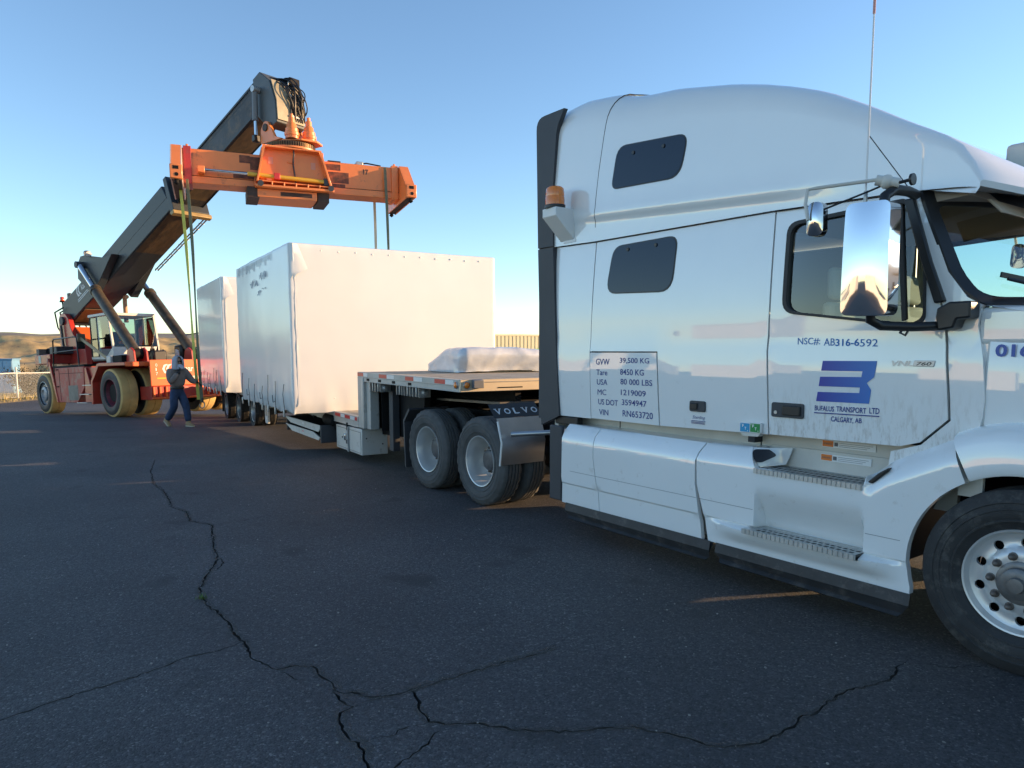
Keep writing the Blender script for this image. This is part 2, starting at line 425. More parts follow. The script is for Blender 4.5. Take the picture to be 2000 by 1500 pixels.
# outer lot: polar rings beyond the rectangle, cut at the lake-side edge of the lot
ED_P = V((-42.4, 0.0)); ED_D = V((cos(RAD(137)), sin(RAD(137)))); ED_N = V((-ED_D.y, ED_D.x))*1.0
if ED_N.dot(V((_F0.x, _F0.y))) < 0: ED_N = -ED_N       # points to the lake
def edge_pt(s, off=0): q = ED_P+ED_D*s+ED_N*off; return q
def outer_ground():
    poly = [edge_pt(-9), edge_pt(160), V((60, 160)), V((90, -95)), V((-76, -95)), edge_pt(-9, 60)]
    poly = [tuple(p) for p in poly]
    vs = [V(p) for p in dense(poly, 4.)]; ed = [(i, (i+1) % len(vs)) for i in range(len(vs))]
    o = len(vs); vs += [V(p) for p in rect]; ed += [(o+i, o+(i+1) % len(rect)) for i in range(len(rect))]
    for i in range(-32, 60):
        for j in range(-47, 80):
            x, y = i*2-14, j*2
            if RX0-.8 < x < RX1+.8 and RY0-.8 < y < RY1+.8: continue
            if inpoly(x, y, poly): vs.append(V((x, y)))
    for i in range(-20, 40):
        for j in range(-12, 30):
            x, y = RX0-6+i*.7, RY0-2+j*.7
            if RX0-.3 < x < RX1+.3 and RY0-.3 < y < RY1+.3: continue
            vs.append(V((x+.1, y+.13)))
    r = delaunay_2d_cdt(vs, ed, [], 0, 1e-5); P = r[0]; rp = [tuple(q) for q in rect]; fs = []
    for f in r[2]:
        cx = sum(P[i].x for i in f)/3; cy = sum(P[i].y for i in f)/3
        if inpoly(cx, cy, poly) and not (RX0 < cx < RX1 and RY0 < cy < RY1): fs.append(tuple(f))
    return [(p.x, p.y, gz(p.x, p.y)) for p in P], fs
ov, of = outer_ground(); ng.add(ov, of)
g = ng.build('asphalt_ground', ASPH, smooth=30); tag(g, kind='structure')
c = cw.build('ground_crack', CRACKD, g, smooth=0, fix=False)
# blown dust and crumbs lying along the wider cracks
def dust_mat():
    m = bpy.data.materials.new('crack_dust'); m.use_nodes = True; n = m.node_tree.nodes; L = m.node_tree.links; b = n['Principled BSDF']
    b.inputs['Base Color'].default_value = (.125,.105,.085,1); b.inputs['Roughness'].default_value = .95
    at = n.new('ShaderNodeAttribute'); at.attribute_name = 'cover'; tc = n.new('ShaderNodeTexCoord')
    q = n.new('ShaderNodeTexNoise'); q.inputs['Scale'].default_value = 5; q.inputs['Detail'].default_value = 10; q.inputs['Roughness'].default_value = .8; L.new(tc.outputs['Object'], q.inputs[0])
    mu = n.new('ShaderNodeMath'); mu.operation = 'MULTIPLY'; L.new(at.outputs['Fac'], mu.inputs[0]); L.new(q.outputs[0], mu.inputs[1])
    mr = n.new('ShaderNodeMapRange'); mr.inputs[1].default_value = .30; mr.inputs[2].default_value = .62; mr.inputs[4].default_value = .75; L.new(mu.outputs[0], mr.inputs[0])
    t = n.new('ShaderNodeBsdfTransparent'); x = n.new('ShaderNodeMixShader'); L.new(mr.outputs[0], x.inputs[0]); L.new(t.outputs[0], x.inputs[1]); L.new(b.outputs[0], x.inputs[2]); L.new(x.outputs[0], n['Material Output'].inputs[0]); return m
DUST = dust_mat()
for key, hw in (('main', .07), ('m2', .08), ('m3', .10), ('m4', .06), ('m7', .035)):
    P = [V(p) for p in CR[key]]; mb = MB(); cov = []; m_ = len(P)
    for i, p in enumerate(P):
        t = (P[min(i+1, m_-1)]-P[max(i-1, 0)]).normalized(); nn = V((-t.y, t.x)); e_ = min(1, i/2, (m_-1-i)/2) if key != 'm2' else 1
        for k, cv in zip((-1, -.35, -.12), (0, .75, 1)): mb.v.append((*(p+nn*hw*k), gz(p.x, p.y)+.004)); cov.append(cv*e_)
    for i in range(m_-1): mb.f += [(i*3+k, i*3+3+k, i*3+4+k, i*3+1+k) for k in (0, 1)]
    for i, p in enumerate(P):
        t = (P[min(i+1, m_-1)]-P[max(i-1, 0)]).normalized(); nn = V((-t.y, t.x)); e_ = min(1, i/2, (m_-1-i)/2) if key != 'm2' else 1
        for k, cv in zip((.12, .35, 1), (1, .75, 0)): mb.v.append((*(p+nn*hw*k), gz(p.x, p.y)+.004)); cov.append(cv*e_)
    o_ = m_*3
    for i in range(m_-1): mb.f += [(o_+i*3+k, o_+i*3+3+k, o_+i*3+4+k, o_+i*3+1+k) for k in (0, 1)]
    d_ = mb.build('ground_dust', DUST, g, smooth=0, fix=False); a_ = d_.data.attributes.new('cover', 'FLOAT', 'POINT'); a_.data.foreach_set('value', cov); tag(d_, kind='stuff')

# dry verge, bank, lake, hills
DRY = mat('dry_grass_soil', (.26,.20,.10), .95, var=.35, vscale=1.2, bump=.4, bscale=8)
def verge_z(off, s): return -.748+.05*sstep(0, .3, off)+.06*noise.noise((s*.3, off*.5, 0))*sstep(0, 1, off)-max(0, off-5.5)*.55
mb = MB(); S = [-9+i*1.5 for i in range(116)]; OF = [-.02,.15,.4,.8,1.3,2,3,4,5,6,8,12,20,33]
mb.loft([[(*edge_pt(s, o), verge_z(o, s) if o > 0 else -.76) for o in OF] for s in S])
tag(mb.build('verge_ground', DRY, smooth=60), kind='structure')
gr = MB(); rr = random.Random(5)
for i in range(9000):
    s = rr.uniform(-9, 30); o = rr.uniform(.05, 4.5)**1.0; p = edge_pt(s, o); z = verge_z(o, s); h = rr.uniform(.06, .26)*(1.3 if rr.random() < .1 else 1); a = rr.uniform(0, pi); wd = .012+.012*rr.random()
    dx, dy = cos(a)*wd, sin(a)*wd; tx, ty = rr.uniform(-.08, .08), rr.uniform(-.08, .08)
    gr.add([(p.x-dx, p.y-dy, z-.01), (p.x+dx, p.y+dy, z-.01), (p.x+tx, p.y+ty, z+h)], [(0,1,2)])
tag(gr.build('dry_grass', mat('straw_grass', (.42,.33,.13), .9, var=.4, vscale=1.5), smooth=0, fix=False), 'short yellow dry grass along the far edge of the asphalt lot', 'grass', kind='stuff')

def water_mat():
    m = bpy.data.materials.new('lake_water'); m.use_nodes = True; n = m.node_tree.nodes; L = m.node_tree.links; b = n['Principled BSDF']
    b.inputs['Base Color'].default_value = (.06,.085,.09,1); b.inputs['Roughness'].default_value = .16; b.inputs['IOR'].default_value = 1.33
    tc = n.new('ShaderNodeTexCoord'); q = n.new('ShaderNodeTexNoise'); q.inputs['Scale'].default_value = .25; q.inputs['Detail'].default_value = 6; L.new(tc.outputs['Object'], q.inputs[0])
    bp = n.new('ShaderNodeBump'); bp.inputs['Strength'].default_value = .25; bp.inputs['Distance'].default_value = .6; L.new(q.outputs[0], bp.inputs['Height']); L.new(bp.outputs[0], b.inputs['Normal'])
    return m
LZ = -18.
def polar(a, r): return (cos(a)*r, sin(a)*r)
mb = MB(); NA = 60
mb.loft([[(*polar(RAD(85+i*2.2), r), LZ) for i in range(NA)] for r in (55, 120, 250, 450, 800)])
tag(mb.build('lake_water', water_mat(), smooth=60), kind='structure')

def hill_h(a, r):
    A = a*57.3; x, y = cos(a)*r, sin(a)*r
    shore = 560+60*noise.noise((A*.05, 3, 0))+20*noise.noise((A*.3, 1, 0))
    if r < shore: return LZ-6
    t = (r-shore)/(860+60*noise.noise((A*.11, 0, 4))-shore)
    rim = 15+2.5*noise.noise((A*.07, 0, 7))+.8*noise.noise((A*.5, 0, 8))
    if t >= 1: return rim+(t-1)*1.2+1.5*noise.noise((x*.004, y*.004, 0))
    prof = .62*t+.38*sstep(.55, 1., t)*t
    h = LZ+(rim-LZ)*prof
    rg = noise.ridged_multi_fractal((x*.0052, y*.0052, 1.3), 1., 2.1, 5, 1., 2.)-1.1
    h += 7*rg*sstep(0, .25, t)*(1-sstep(.80, 1., t))
    h += 4.5*(noise.ridged_multi_fractal((x*.016, y*.016, 3.3), 1., 2.1, 4, 1., 2.)-1.1)*sstep(.1, .4, t)*(1-sstep(.9, 1., t))
    cl = abs(noise.noise((x*.012, y*.012, 6)))*2
    h -= 11*max(0, .55-cl)*sstep(.45, .75, t)*(1-sstep(.93, 1, t))
    h += 1.2*noise.fractal((x*.03, y*.03, 1), 1., 2., 4)*sstep(0, .1, t)
    return max(h, LZ-1) if r > shore+4 else LZ-3
mb = MB(); R_ = [500+i*7.5 for i in range(60)]+[955,1000,1080,1200,1400,1800,2600]
AN = [RAD(88+i*.14) for i in range(830)]
mb.loft([[(*polar(a, r), hill_h(a, r)) for a in AN] for r in R_])
HILL = mat('dry_hill_grass', (.64,.45,.19), .95, var=.35, vscale=.018, dirt=((.20,.16,.095), .75, .035, None, None), detail=10, bump=.6, bscale=.05)
HILL.node_tree.nodes
tag(mb.build('hills', HILL, smooth=70), kind='structure')
# farther grey-blue ridge
mb = MB(); mb.loft([[(*polar(RAD(80+i*.5), r), (-10 if r < 5000 else 105+16*noise.noise((i*.06, 0, 3))+6*noise.noise((i*.3, 2, 3)))) for i in range(220)] for r in (3600, 5200, 6000)])
tag(mb.build('far_ridge', mat('far_ridge_grass', (.22,.19,.14), .95, var=.3, vscale=.004), smooth=70), kind='structure')

# ---- chain link fence along the verge
FENCE_OFF = 1.1
fz = lambda s: verge_z(FENCE_OFF, s)
f = empty('chain_link_fence'); f.location = (*edge_pt(0, FENCE_OFF), 0); fl = f.location
tag(f, 'low chain link fence with pale posts between the lot and the lake', 'fence')
PALE = mat('pale_fence_paint', (.62,.60,.55), .6, var=.1)
def fp(s, z): q = edge_pt(s, FENCE_OFF); return V((q.x-fl.x, q.y-fl.y, z))
S0, S1 = -8.5, 36
posts = [2.32+3*k for k in range(-3, 12)]
for s in posts:
    z = fz(s); MB().cyl(fp(s, z-.1), fp(s, z+1.62), .045, 10).build('post', PALE, f)
MB().tube([fp(S0+i*1.5, fz(S0+i*1.5)+1.32) for i in range(30)], .028, 8).build('top_rail', PALE, f)
MB().tube([fp(S0+i*1.5, fz(S0+i*1.5)+.08) for i in range(30)], .008, 4).build('bottom_wire', PALE, f)
mb = MB(); H_ = 1.24; sp_ = .075
k = S0
while k < S1:
    for sg in (1, -1):
        a0, a1 = (k, k+H_) if sg > 0 else (k+H_, k)
        z0, z1 = fz(a0)+.08, fz(a1)+.08+H_
        p, q = fp(a0, z0), fp(a1, z1); u = V((0,0,.0035)); 
        mb.add([p-u, q-u, q+u, p+u], [(0,1,2,3)])
    k += sp_
tag(mb.build('wire_mesh', STEEL, f, smooth=0, fix=False), kind='stuff')

# ---- dark shrub and blue cabinet behind the fence
def shrub(name, base, h, r, nst, lab, seed, mm, mw):
    q = random.Random(seed); o = empty(name); o.location = base
    tag(o, lab, 'shrub'); st = MB(); lv = MB()
    for i in range(nst):
        a = q.uniform(0, 2*pi); t = V((cos(a)*r*q.uniform(.3, .9), sin(a)*r*q.uniform(.3, .9), h*q.uniform(.55, 1)))
        pts = [V((0,0,-.05))+V((q.uniform(-.15,.15), q.uniform(-.15,.15), 0)), t*.5+V((q.uniform(-.2,.2), q.uniform(-.2,.2), .1)), t]
        st.tube(pts, [.045, .03, .012], 5)
        for j in range(150):
            u = q.uniform(.25, 1.0); p = (pts[0].lerp(pts[1], u*2) if u < .5 else pts[1].lerp(pts[2], u*2-1))+V((q.gauss(0, .2), q.gauss(0, .2), q.gauss(0, .18)))
            if p.z < .05: continue
            s = q.uniform(.03, .07); n1 = V((q.gauss(0,1), q.gauss(0,1), q.gauss(0,1))).normalized()*s; n2 = n1.cross(V((q.gauss(0,1), q.gauss(0,1), q.gauss(0,1)))).normalized()*s*.6
            lv.add([p-n1, p+n2, p+n1, p-n2], [(0,1,2,3)])
    st.build('stem', mw, o); tag(lv.build('leaf', mm, o, smooth=0, fix=False), kind='stuff')
    return o
LEAFD = mat('dusty_dark_leaf', (.055,.06,.035), .8, var=.4, vscale=2)
WOOD = mat('grey_bark', (.10,.08,.06), .9, var=.3)
e = edge_pt(4.6, 2.4); shrub('shrub', (e.x, e.y, verge_z(2.4, 4.6)), 1.75, 1.3, 16, 'dark leafy shrub behind the chain link fence beside the red machine', 4, LEAFD, WOOD)
e = edge_pt(1.2, 2.9); shrub('shrub', (e.x, e.y, verge_z(2.9, 1.2)), .95, .8, 9, 'small low dark shrub left of the taller one behind the fence', 9, LEAFD, WOOD)
cb_ = empty('utility_cabinet'); e = edge_pt(5.6, 4.6); cb_.location = (e.x, e.y, verge_z(4.6, 5.6)-.05); cb_.rotation_euler = (0, 0, RAD(52))
tag(cb_, 'light blue metal cabinet standing behind the shrub and fence', 'cabinet')
CABB = mat('light_blue_enamel', (.16,.34,.52), .5, var=.1)
MB().box(-.55,.55,-.3,.3,.12,1.98).build('body', CABB, cb_, bevel=.02)
MB().box(-.6,.6,-.35,.35,1.983,2.05).build('top', CABB, cb_, bevel=.01)
for q in (-1, 1): MB().box(q*.27-.255, q*.27+.255, -.325, -.303, .2, 1.92).build('door', mat('pale_blue_enamel', (.24,.42,.58), .5, var=.1), cb_, bevel=.006)
MB().box(-.5,.5,-.25,.25,-.2,.117).build('plinth', STEEL, cb_)

# ---- cream container far behind the trailer
def container(name, M, L_, H_, colm, lab, stripes=None, group=None, trim=None, cat='container', W_=2.44):
    o = empty(name, None, M); tag(o, lab, cat, group)
    trim = trim or colm
    for sy in (0, 1):
        mb = MB(); n = int(L_/.3); ring = []
        for i in range(n):
            x = .12+i*(L_-.24)/n; p = (L_-.24)/n
            ring += [(x, 0), (x+p*.58, 0), (x+p*.68, .04), (x+p*.9, .04)]
        ring.append((L_-.12, 0))
        rows = [[(x, (y+.02) if sy == 0 else W_-y-.02, z) for x, y in ring] for z in (.16, H_-.12)]
        mb.loft(rows); mb.build('side_panel', colm, o, smooth=0)
    fr = MB()
    for y in (0, W_-.1):
        fr.box(.09, L_-.09, y, y+.1, .0, .16); fr.box(.09, L_-.09, y, y+.1, H_-.12, H_-.004)
    for x in (0, L_-.12):
        for y in (0, W_-.12): fr.box(x, x+.12, y-.003, y+.123, -.003, H_)
    fr.build('frame', trim, o, bevel=.01)
    MB().box(.05, L_-.05, .05, W_-.05, H_-.09, H_-.02).build('roof', colm, o)
    MB().box(.05, L_-.05, .06, W_-.06, .05, .14).build('floor', DARKF, o)
    for x in (.03, L_-.07):
        mb = MB()
        for q in (0, 1): mb.box(x, x+.05, .13+q*1.1, 1.2+q*1.1, .17, H_-.13)
        mb.build('door', colm, o, bevel=.01)
    if stripes:
        for (x0, x1, z0, z1, mm) in stripes: MB().box(x0, x1, -.006, .018, z0, z1).build('painted_stripe', mm, o)
    return o
CREAMC = mat('cream_siding', (.84,.74,.46), .6, var=.06, vscale=.6)
GREENP = mat('bright_green_paint', (.10,.48,.05), .5)
# long side normal to +X: local x along world -Y .. build with local -y facing +X
def rotz(x, y, z, a): return Matrix.Translation((x, y, z)) @ Matrix.Rotation(a, 4, 'Z')
container('storage_building', rotz(-40.2, 25.6, gz(-40.2, 25.6), RAD(84)), 14.2, 3.55, CREAMC, 'cream ribbed metal building with green stripes seen between crate and truck', cat='building', W_=7.0,
          stripes=[(4.85, 7.6, 2.32, 2.58, GREENP), (5.2, 7.6, 2.0, 2.16, GREENP), (5.5, 7.6, 1.2, 1.8, GREENP)])
# ---- unseen white containers added behind the photographer for reflections in paint and glass
CW_ = mat('white_container_paint', (.80,.78,.73), .6, var=.08, vscale=.5)
for i, (x, y, l, h, a) in enumerate(((-50, -29, 6.1, 2.6, 9), (-38.5, -25.5, 6.1, 2.6, -6), (-29.2, -24.2, 6.1, 2.9, 8), (-15.5, -25, 6.1, 2.6, -9))):
    container('shipping_container', rotz(x+l, y, gz(x, y), RAD(180+a)), l, h, CW_, ['white container standing first in the row behind the photographer', 'white container standing second in the row behind the photographer', 'taller short white container third in the row behind the photographer', 'last short white container of the row behind the photographer'][i], group='white containers behind the photographer')
container('shipping_container', rotz(.15, 8.6, 0, RAD(2)), 6.1, 2.9, CW_, 'white container standing ahead of the truck, just right of the photo')  # unseen, added to cast shade over the ground at lower right
# ---- loose grit on the asphalt
pb = MB(); q = random.Random(21)
for i in range(420):
    x, y = q.uniform(-9, -1.2), q.uniform(-.2, 4.3); r_ = q.choice((.002, .003, .003, .004, .006, .008)); a = q.uniform(0, pi)
    pb.sphere((x, y, gz(x, y)+r_*.4), r_, 5, 3, (q.uniform(.8, 1.3), q.uniform(.7, 1.2), q.uniform(.5, .8)))
tag(pb.build('loose_grit', mat('pale_grit', (.30,.285,.26), .9, var=.5, vscale=30), smooth=0, fix=False), 'tiny pale stones scattered over the cracked asphalt', 'grit', kind='stuff')
# ---- weed in the crack
wd = MB(); q = random.Random(2)
for i in range(36):
    a = q.uniform(0, 2*pi); l = q.uniform(.012, .038); p = V((-5.47+q.gauss(0, .02), 1.121+q.gauss(0, .015), 0)); t = p+V((cos(a)*l*.8, sin(a)*l*.8, l)); n = V((-sin(a), cos(a), 0))*.0035
    wd.add([p-n, p+n, t], [(0,1,2)])
tag(wd.build('weed', mat('weed_green', (.10,.16,.04), .8, var=.3), smooth=0, fix=False), 'tiny green weed sprouting from the long asphalt crack', 'weed')
# ================================================================== TRUCK TRACTOR (world axes: +X forward, right side towards -Y)
TC = 5.70
truck = empty('semi_truck'); truck.location = (-4.2, TC, 0)
tag(truck, 'white sleeper cab semi truck with blue B emblem on its door', 'truck')
def T(o, parent=truck):
    o.parent = parent
    if parent is truck: o.matrix_parent_inverse = Matrix.Translation((4.2, -TC, 0))
    return o
def both(name, mb, m, smooth=40, bevel=0, **k):
    a = T(mb.build(name, m, None, smooth, bevel, **k)); b = T(mb.mirror_y(TC).build(name, m, None, smooth, bevel, **k)); return a, b

def yS(x, z):
    "cab side surface"
    if z < 1.79: return 4.600+.010*((1.79-z)/.64)**2
    if z < 2.02: return 4.600+.012*sstep(1.79, 1.83, z)-.004*sstep(1.85, 2.02, z)
    return 4.608+.026*((z-2.02)/.8)**2
def S3(x, z): return (x, yS(x, z), z)
def zt(x): return interp([(-3.7,1.075),(-3.25,1.085),(-2.38,.99),(-2.23,1.106),(-1.86,1.293)], x) if x > -3.7 else 1.078
def yF(x, z):
    "lower fairing surface"
    y = 4.48
    d = max(0, zt(x)-z) if not -3.22 < x < -2.36 else max(0, 1.08-z)
    if d < .15: y += .10*((.15-d)/.15)**2
    y += .016*sstep(.512, .4975, z)
    if -3.19 < x < -2.36 and .46 < z < .92:      # foot well above the lower step
        y += .13*sstep(.82, .50, z)*sstep(-3.19, -3.165, x)*sstep(-2.36, -2.40, x)
    if -3.65 < x < -2.08:                        # lip that carries the lower step
        y -= .07*sstep(-3.64, -3.27, x)*sstep(-2.09, -2.33, x)*sstep(.335, .455, z)*sstep(.4975, .472, z)
    return y
def F3(x, z): return (x, yF(x, z), z)

# ---- cab and sleeper panels
G = .006
seam = lambda z: -5.107+.03*(z-2.82)+.13*max(0, (z-2.82)/1.2)**2
rearp = [(-5.69,1.15),(-5.138,1.153),(-5.155,1.80),(-5.112,2.806),(-5.69,2.822)]
slp = [(-4.246,1.160),(-3.182,1.186),(-3.216,1.80),(-3.204,2.796),(-5.100,2.806),(-5.148,1.796),(-4.287,1.796)]
plac = [(-5.128,1.158),(-4.262,1.160),(-4.300,1.785),(-5.148,1.783)]
both('rear_corner_panel', sheet(rearp, S3, .12, thick=.03), WHITE)
both('sleeper_panel', sheet(slp, S3, .12, thick=.03), WHITE)
both('luggage_hatch', sheet(plac, S3, .12, thick=.03), WHITE)
dwin = rpoly([(-3.095,2.075),(-3.085,2.70),(-2.275,2.735),(-2.13,2.31),(-2.115,1.99),(-2.19,1.955)], [.11,.09,.05,.2,.12,.05])
door = [(-3.170,1.189),(-2.229,1.203),(-2.106,1.240),(-1.952,1.394),(-1.962,1.52),(-2.004,1.94),(-2.045,2.10),(-2.165,2.32),(-2.262,2.745),(-2.30,2.765),(-3.191,2.796),(-3.201,1.80)]
dr, dl = both('cab_door', sheet(door, S3, .10, holes=[dwin], thick=.04), WHITED)
pil = [(-2.245,2.772),(-2.196,2.775),(-2.157,2.66),(-2.005,2.27),(-1.890,2.114),(-1.811,2.068),(-1.826,1.95),(-1.785,1.76),(-1.762,1.53),(-1.768,1.415),(-1.80,1.25),(-1.95,1.10),(-2.30,1.02),(-2.28,1.165),(-2.098,1.226),(-1.936,1.388),(-1.945,1.52),(-1.988,1.94),(-2.030,2.10),(-2.150,2.325)]
both('door_pillar', sheet(pil, S3, .09, thick=.05), WHITED)
# inner skin behind the gaps, cream sill, rear wall, floor
both('sill_panel', MB().box(-5.68, -1.95, 4.80, 4.84, .80, 1.25), CREAM)
for x in (-4.93, -3.37, -2.12): both('sill_seam', MB().box(x-.004, x+.004, 4.797, 4.803, .95, 1.18), DARKF)
both('sill_block', MB().box(-5.69, -5.35, 4.62, 4.70, 1.06, 1.145), BLACK, bevel=.01)
T(MB().box(-5.72, -5.66, 4.64, 6.76, 1.0, 4.02).build('rear_wall', CREAM))
T(MB().box(-5.66, -1.9, 4.86, 6.54, .98, 1.10).build('cab_floor', DARKF))
both('inner_skin', sheet([(-5.6,1.2),(-3.25,1.2),(-3.25,2.78),(-5.6,2.80)], lambda x, z: (x, 4.66, z), .5), BLACK)
# ---- windows
NAVYG = mat('tinted_dark_glass', (.004,.011,.030), .04, spec=.42)
def ring(outer, inner, fn, step=.06, thick=.02): return sheet(outer, fn, step, holes=[inner], thick=thick)
def inset(poly, d):
    cx = sum(p[0] for p in poly)/len(poly); cy = sum(p[1] for p in poly)/len(poly)
    w_ = max(p[0] for p in poly)-min(p[0] for p in poly); h_ = max(p[1] for p in poly)-min(p[1] for p in poly)
    return [(cx+(x-cx)*(1-2*d/w_), cy+(y-cy)*(1-2*d/h_)) for x, y in poly]
gsk = inset(dwin, -.005)
both('window_gasket', ring(gsk, inset(dwin, .018), lambda x, z: (x, yS(x, z)-.010, z), thick=.05), RUBBER)
GL = glass('door_glass', (.52,.68,.74), 1.25)
both('door_window', sheet(inset(dwin, .008), lambda x, z: (x, yS(x, z)+.022, z), .15), GL)
both('window_divider', sheet([(-2.33,2.71),(-2.305,2.72),(-2.235,2.0),(-2.26,1.99)], lambda x, z: (x, yS(x, z)+.004, z), .2, thick=.03), RUBBER)
lw = rpoly([(-4.940,2.33),(-4.860,2.735),(-4.115,2.742),(-4.155,2.30)], [.11,.13,.09,.15])
uw = rpoly([(-4.865,3.245),(-4.800,3.595),(-4.010,3.525),(-4.075,3.205)], [.07,.12,.09,.15])
# ---- roof fairing
ROOFE = [(-5.72,4.20),(-5.5,4.215),(-5.23,4.165),(-4.94,4.085),(-4.64,4.04),(-4.29,4.0),(-3.72,3.87),(-3.44,3.78),(-3.18,3.68),(-2.94,3.57),(-2.64,3.39),(-2.4,3.235),(-2.11,3.07),(-2.0,2.99),(-1.92,2.88),(-1.86,2.77)]
def roof_side(z, E, x=-4.):
    "side of the roof fairing, with a flute that runs out towards the windscreen"
    c = 2.81+interp([(-5.4,.25),(-3.1,.10),(-2.3,.035)], x); k = interp([(-5.6,.2),(-5.0,1),(-3.2,1),(-2.4,0)], x)
    d = z-c
    f = interp([(-.30,4.604),(-.10,4.606),(-.045,4.604),(.0,4.584),(.035,4.580),(.07,4.586),(.5,4.600),(1.4,4.64)], d); g = 4.606+.02*max(0, z-3.0)
    return lerp(g, f, k)
def roof_sec(x, xs=None):
    E = interp(ROOFE, x); zb = interp([(-5.7,2.831),(-5.1,2.815),(-3.2,2.804),(-2.3,2.776),(-1.95,2.748),(-1.86,2.728)], x)
    r = min(interp([(-5.7,.30),(-3.7,.26),(-2.8,.16),(-2.2,.08),(-1.86,.02)], x), (E-zb)*.5)
    crown = interp([(-4.3,.07),(-3.7,.04),(-3.2,-.005),(-2.8,-.07),(-2.4,-.145),(-2.1,-.20),(-1.95,-.17),(-1.86,-.10)], x)
    pts = []
    c = 2.81+interp([(-5.4,.25),(-3.1,.10),(-2.3,.035)], x); zt_ = E-r
    zz = sorted([min(max(q_, zb+.0005*i), zt_-.001*(14-i)) for i, q_ in enumerate([zb, c-.10, c-.07, c-.045, c-.02, c, c+.018, c+.035, c+.07, c+.2, c+.4, c+.7, zt_-.1, zt_])])
    zz = [lerp(a_, lerp(zb, zt_, i_/13), sstep(-3.1, -2.55, x)) for i_, a_ in enumerate(zz)]
    for z in zz: pts.append((lerp(roof_side(z, E, x), 4.60+.02*(z-2.75), sstep(-3.1, -1.9, x)), z))
    y0 = pts[-1][0]
    for k in range(1, 8):
        a = pi/2*k/7; pts.append((y0+r*(1-cos(a)), E-r+r*sin(a)))
    y1 = pts[-1][0]
    for k in range(1, 9):
        u = k/8; pts.append((lerp(y1, TC, u), E+crown*(1-(1-u)**2)))
    nose = sstep(-3.9, -1.86, x)**1.3
    out = []
    for y, z in pts:
        q = (TC-y)/1.1; out.append((x+nose*.33*(1-min(1, q*q)), y, z))
    return out+[(px, 2*TC-y, z) for px, y, z in reversed(out[:-1])]
def warp(sec, x0, a):   # lean the section onto the slanted seam
    return [(px+(seam(z)-x0)*a, y, z) for px, y, z in sec]
rear = MB().loft([warp(roof_sec(lerp(-5.72, -5.10, t)), -5.10, t) for t in (0, .1, .25, .4, .55, .7, .85, 1)])
T(rear.build('roof_rear_cap', WHITE, smooth=30))
sr_ = warp(roof_sec(-5.10), -5.10, 1)
T(MB().tube([(px+.006, TC+(y-TC)*.9985, z) for px, y, z in sr_[1:-1]], .0042, 6).build('roof_seam', DARKF, smooth=60))
xs = [-5.088+i*.11 for i in range(30)]+[-1.92,-1.89,-1.86]
xs = [x for x in xs if x < -1.93]+[-1.92, -1.89, -1.86]
fr = []
for x in xs:
    a = max(0, 1-(x+5.088)/.9); fr.append(warp(roof_sec(x), -5.100+.012, a**2))
front = MB().loft(fr)
last = fr[-1]
lip = [(px-.02, y, z-.03) for px, y, z in last]; back = [(px-.30, lerp(y, TC, .03), 2.765) for px, y, z in last]
front.loft([last, lip, back])
T(front.build('roof_fairing', WHITE, smooth=50))
def yR(x, z):
    E = interp(ROOFE, x); return roof_side(z, E, x)
for poly, fn in ((lw, yS), (uw, yR)):
    both('sleeper_window', sheet(poly, lambda x, z: (x, fn(x, z)-.006, z), .12, thick=.02), NAVYG)
    for d_ in (0,):
        both('window_gasket', ring(inset(poly, -.010), inset(poly, .002), lambda x, z: (x, fn(x, z)-.0035, z), .08, .01), BLACK)
    bx = [p[0] for p in poly]; bz = max(p[1] for p in poly)
    for t in (.30, .72):
        x = lerp(min(bx), max(bx), t); z = bz-.045-(.02 if fn is yR else 0)-(.05*(t) if fn is yR else 0)
        both('window_latch', MB().cyl((x, fn(x, z)-.004, z), (x, fn(x, z)-.014, z), .016, 10), BLACK)
def yRR(x, z):
    y = roof_side(z, 0, x); return lerp(y, 4.60+.02*(z-2.75), sstep(-3.1, -1.9, x))
both('roof_seam', MB().tube([(x, yRR(x, z)+.0005, z) for x, z in [(-2.52+.27*t, 3.16-.375*t) for t in [i/16 for i in range(17)]]], .003, 5), DARKF)
both('drip_rail', MB().tube([(x, 4.612, interp([(-3.19,2.800),(-2.25,2.777)], x)) for x in (-3.19,-2.9,-2.6,-2.25)], .004, 5), DARKF)
T(MB().box(-2.25, -1.98, 5.93, 6.07, 3.03, 3.255).build('roof_lamp', CREAM, bevel=.03))

# ---- windscreen
WSX = [(2.07,-1.80),(2.11,-1.885),(2.27,-2.0),(2.66,-2.155),(2.79,-2.196)]
def ws(u, v_, dx=0):
    z = lerp(2.065, 2.775, v_); u2 = max(-1, min(1, u)); return (interp(WSX, z)+dx+lerp(.42, .30, v_)*(1-abs(u2)**2.2), TC+u*1.085, z)
wsin = rpoly([(-.945,.07),(.945,.07),(.945,.86),(-.945,.86)], [.10,.10,.06,.06])
GW = glass('windscreen_glass', (.68,.76,.70), 1.8)
T(sheet(rpoly([(-1,0),(1,0),(1,1),(-1,1)], .02), lambda u, v_: ws(u, v_, .006), .12, holes=[wsin], thick=.02, tvec=(-1,0,0)).build('windscreen_frame', BLACK))
T(sheet(inset(wsin, -.02), lambda u, v_: ws(u, v_), .14).build('windscreen', GW))
for s in (-1, 1):
    p = [ws(s*.02+.25, .03, .05), ws(s*.35-.1, .12, .05), ws(s*.55-.15, .22, .04)] if s > 0 else [ws(-.30, .02, .06), ws(-.52, .10, .05), ws(-.80, .22, .04)]
    w_ = T(MB().tube(p, [.016, .014, .010], 6).build('wiper', BLACK))
    MB().beam(ws(-.80 if s < 0 else .05, .26, .025), ws(-.25 if s < 0 else .62, .09, .025), .012, .03).build('wiper_blade', BLACK, w_)
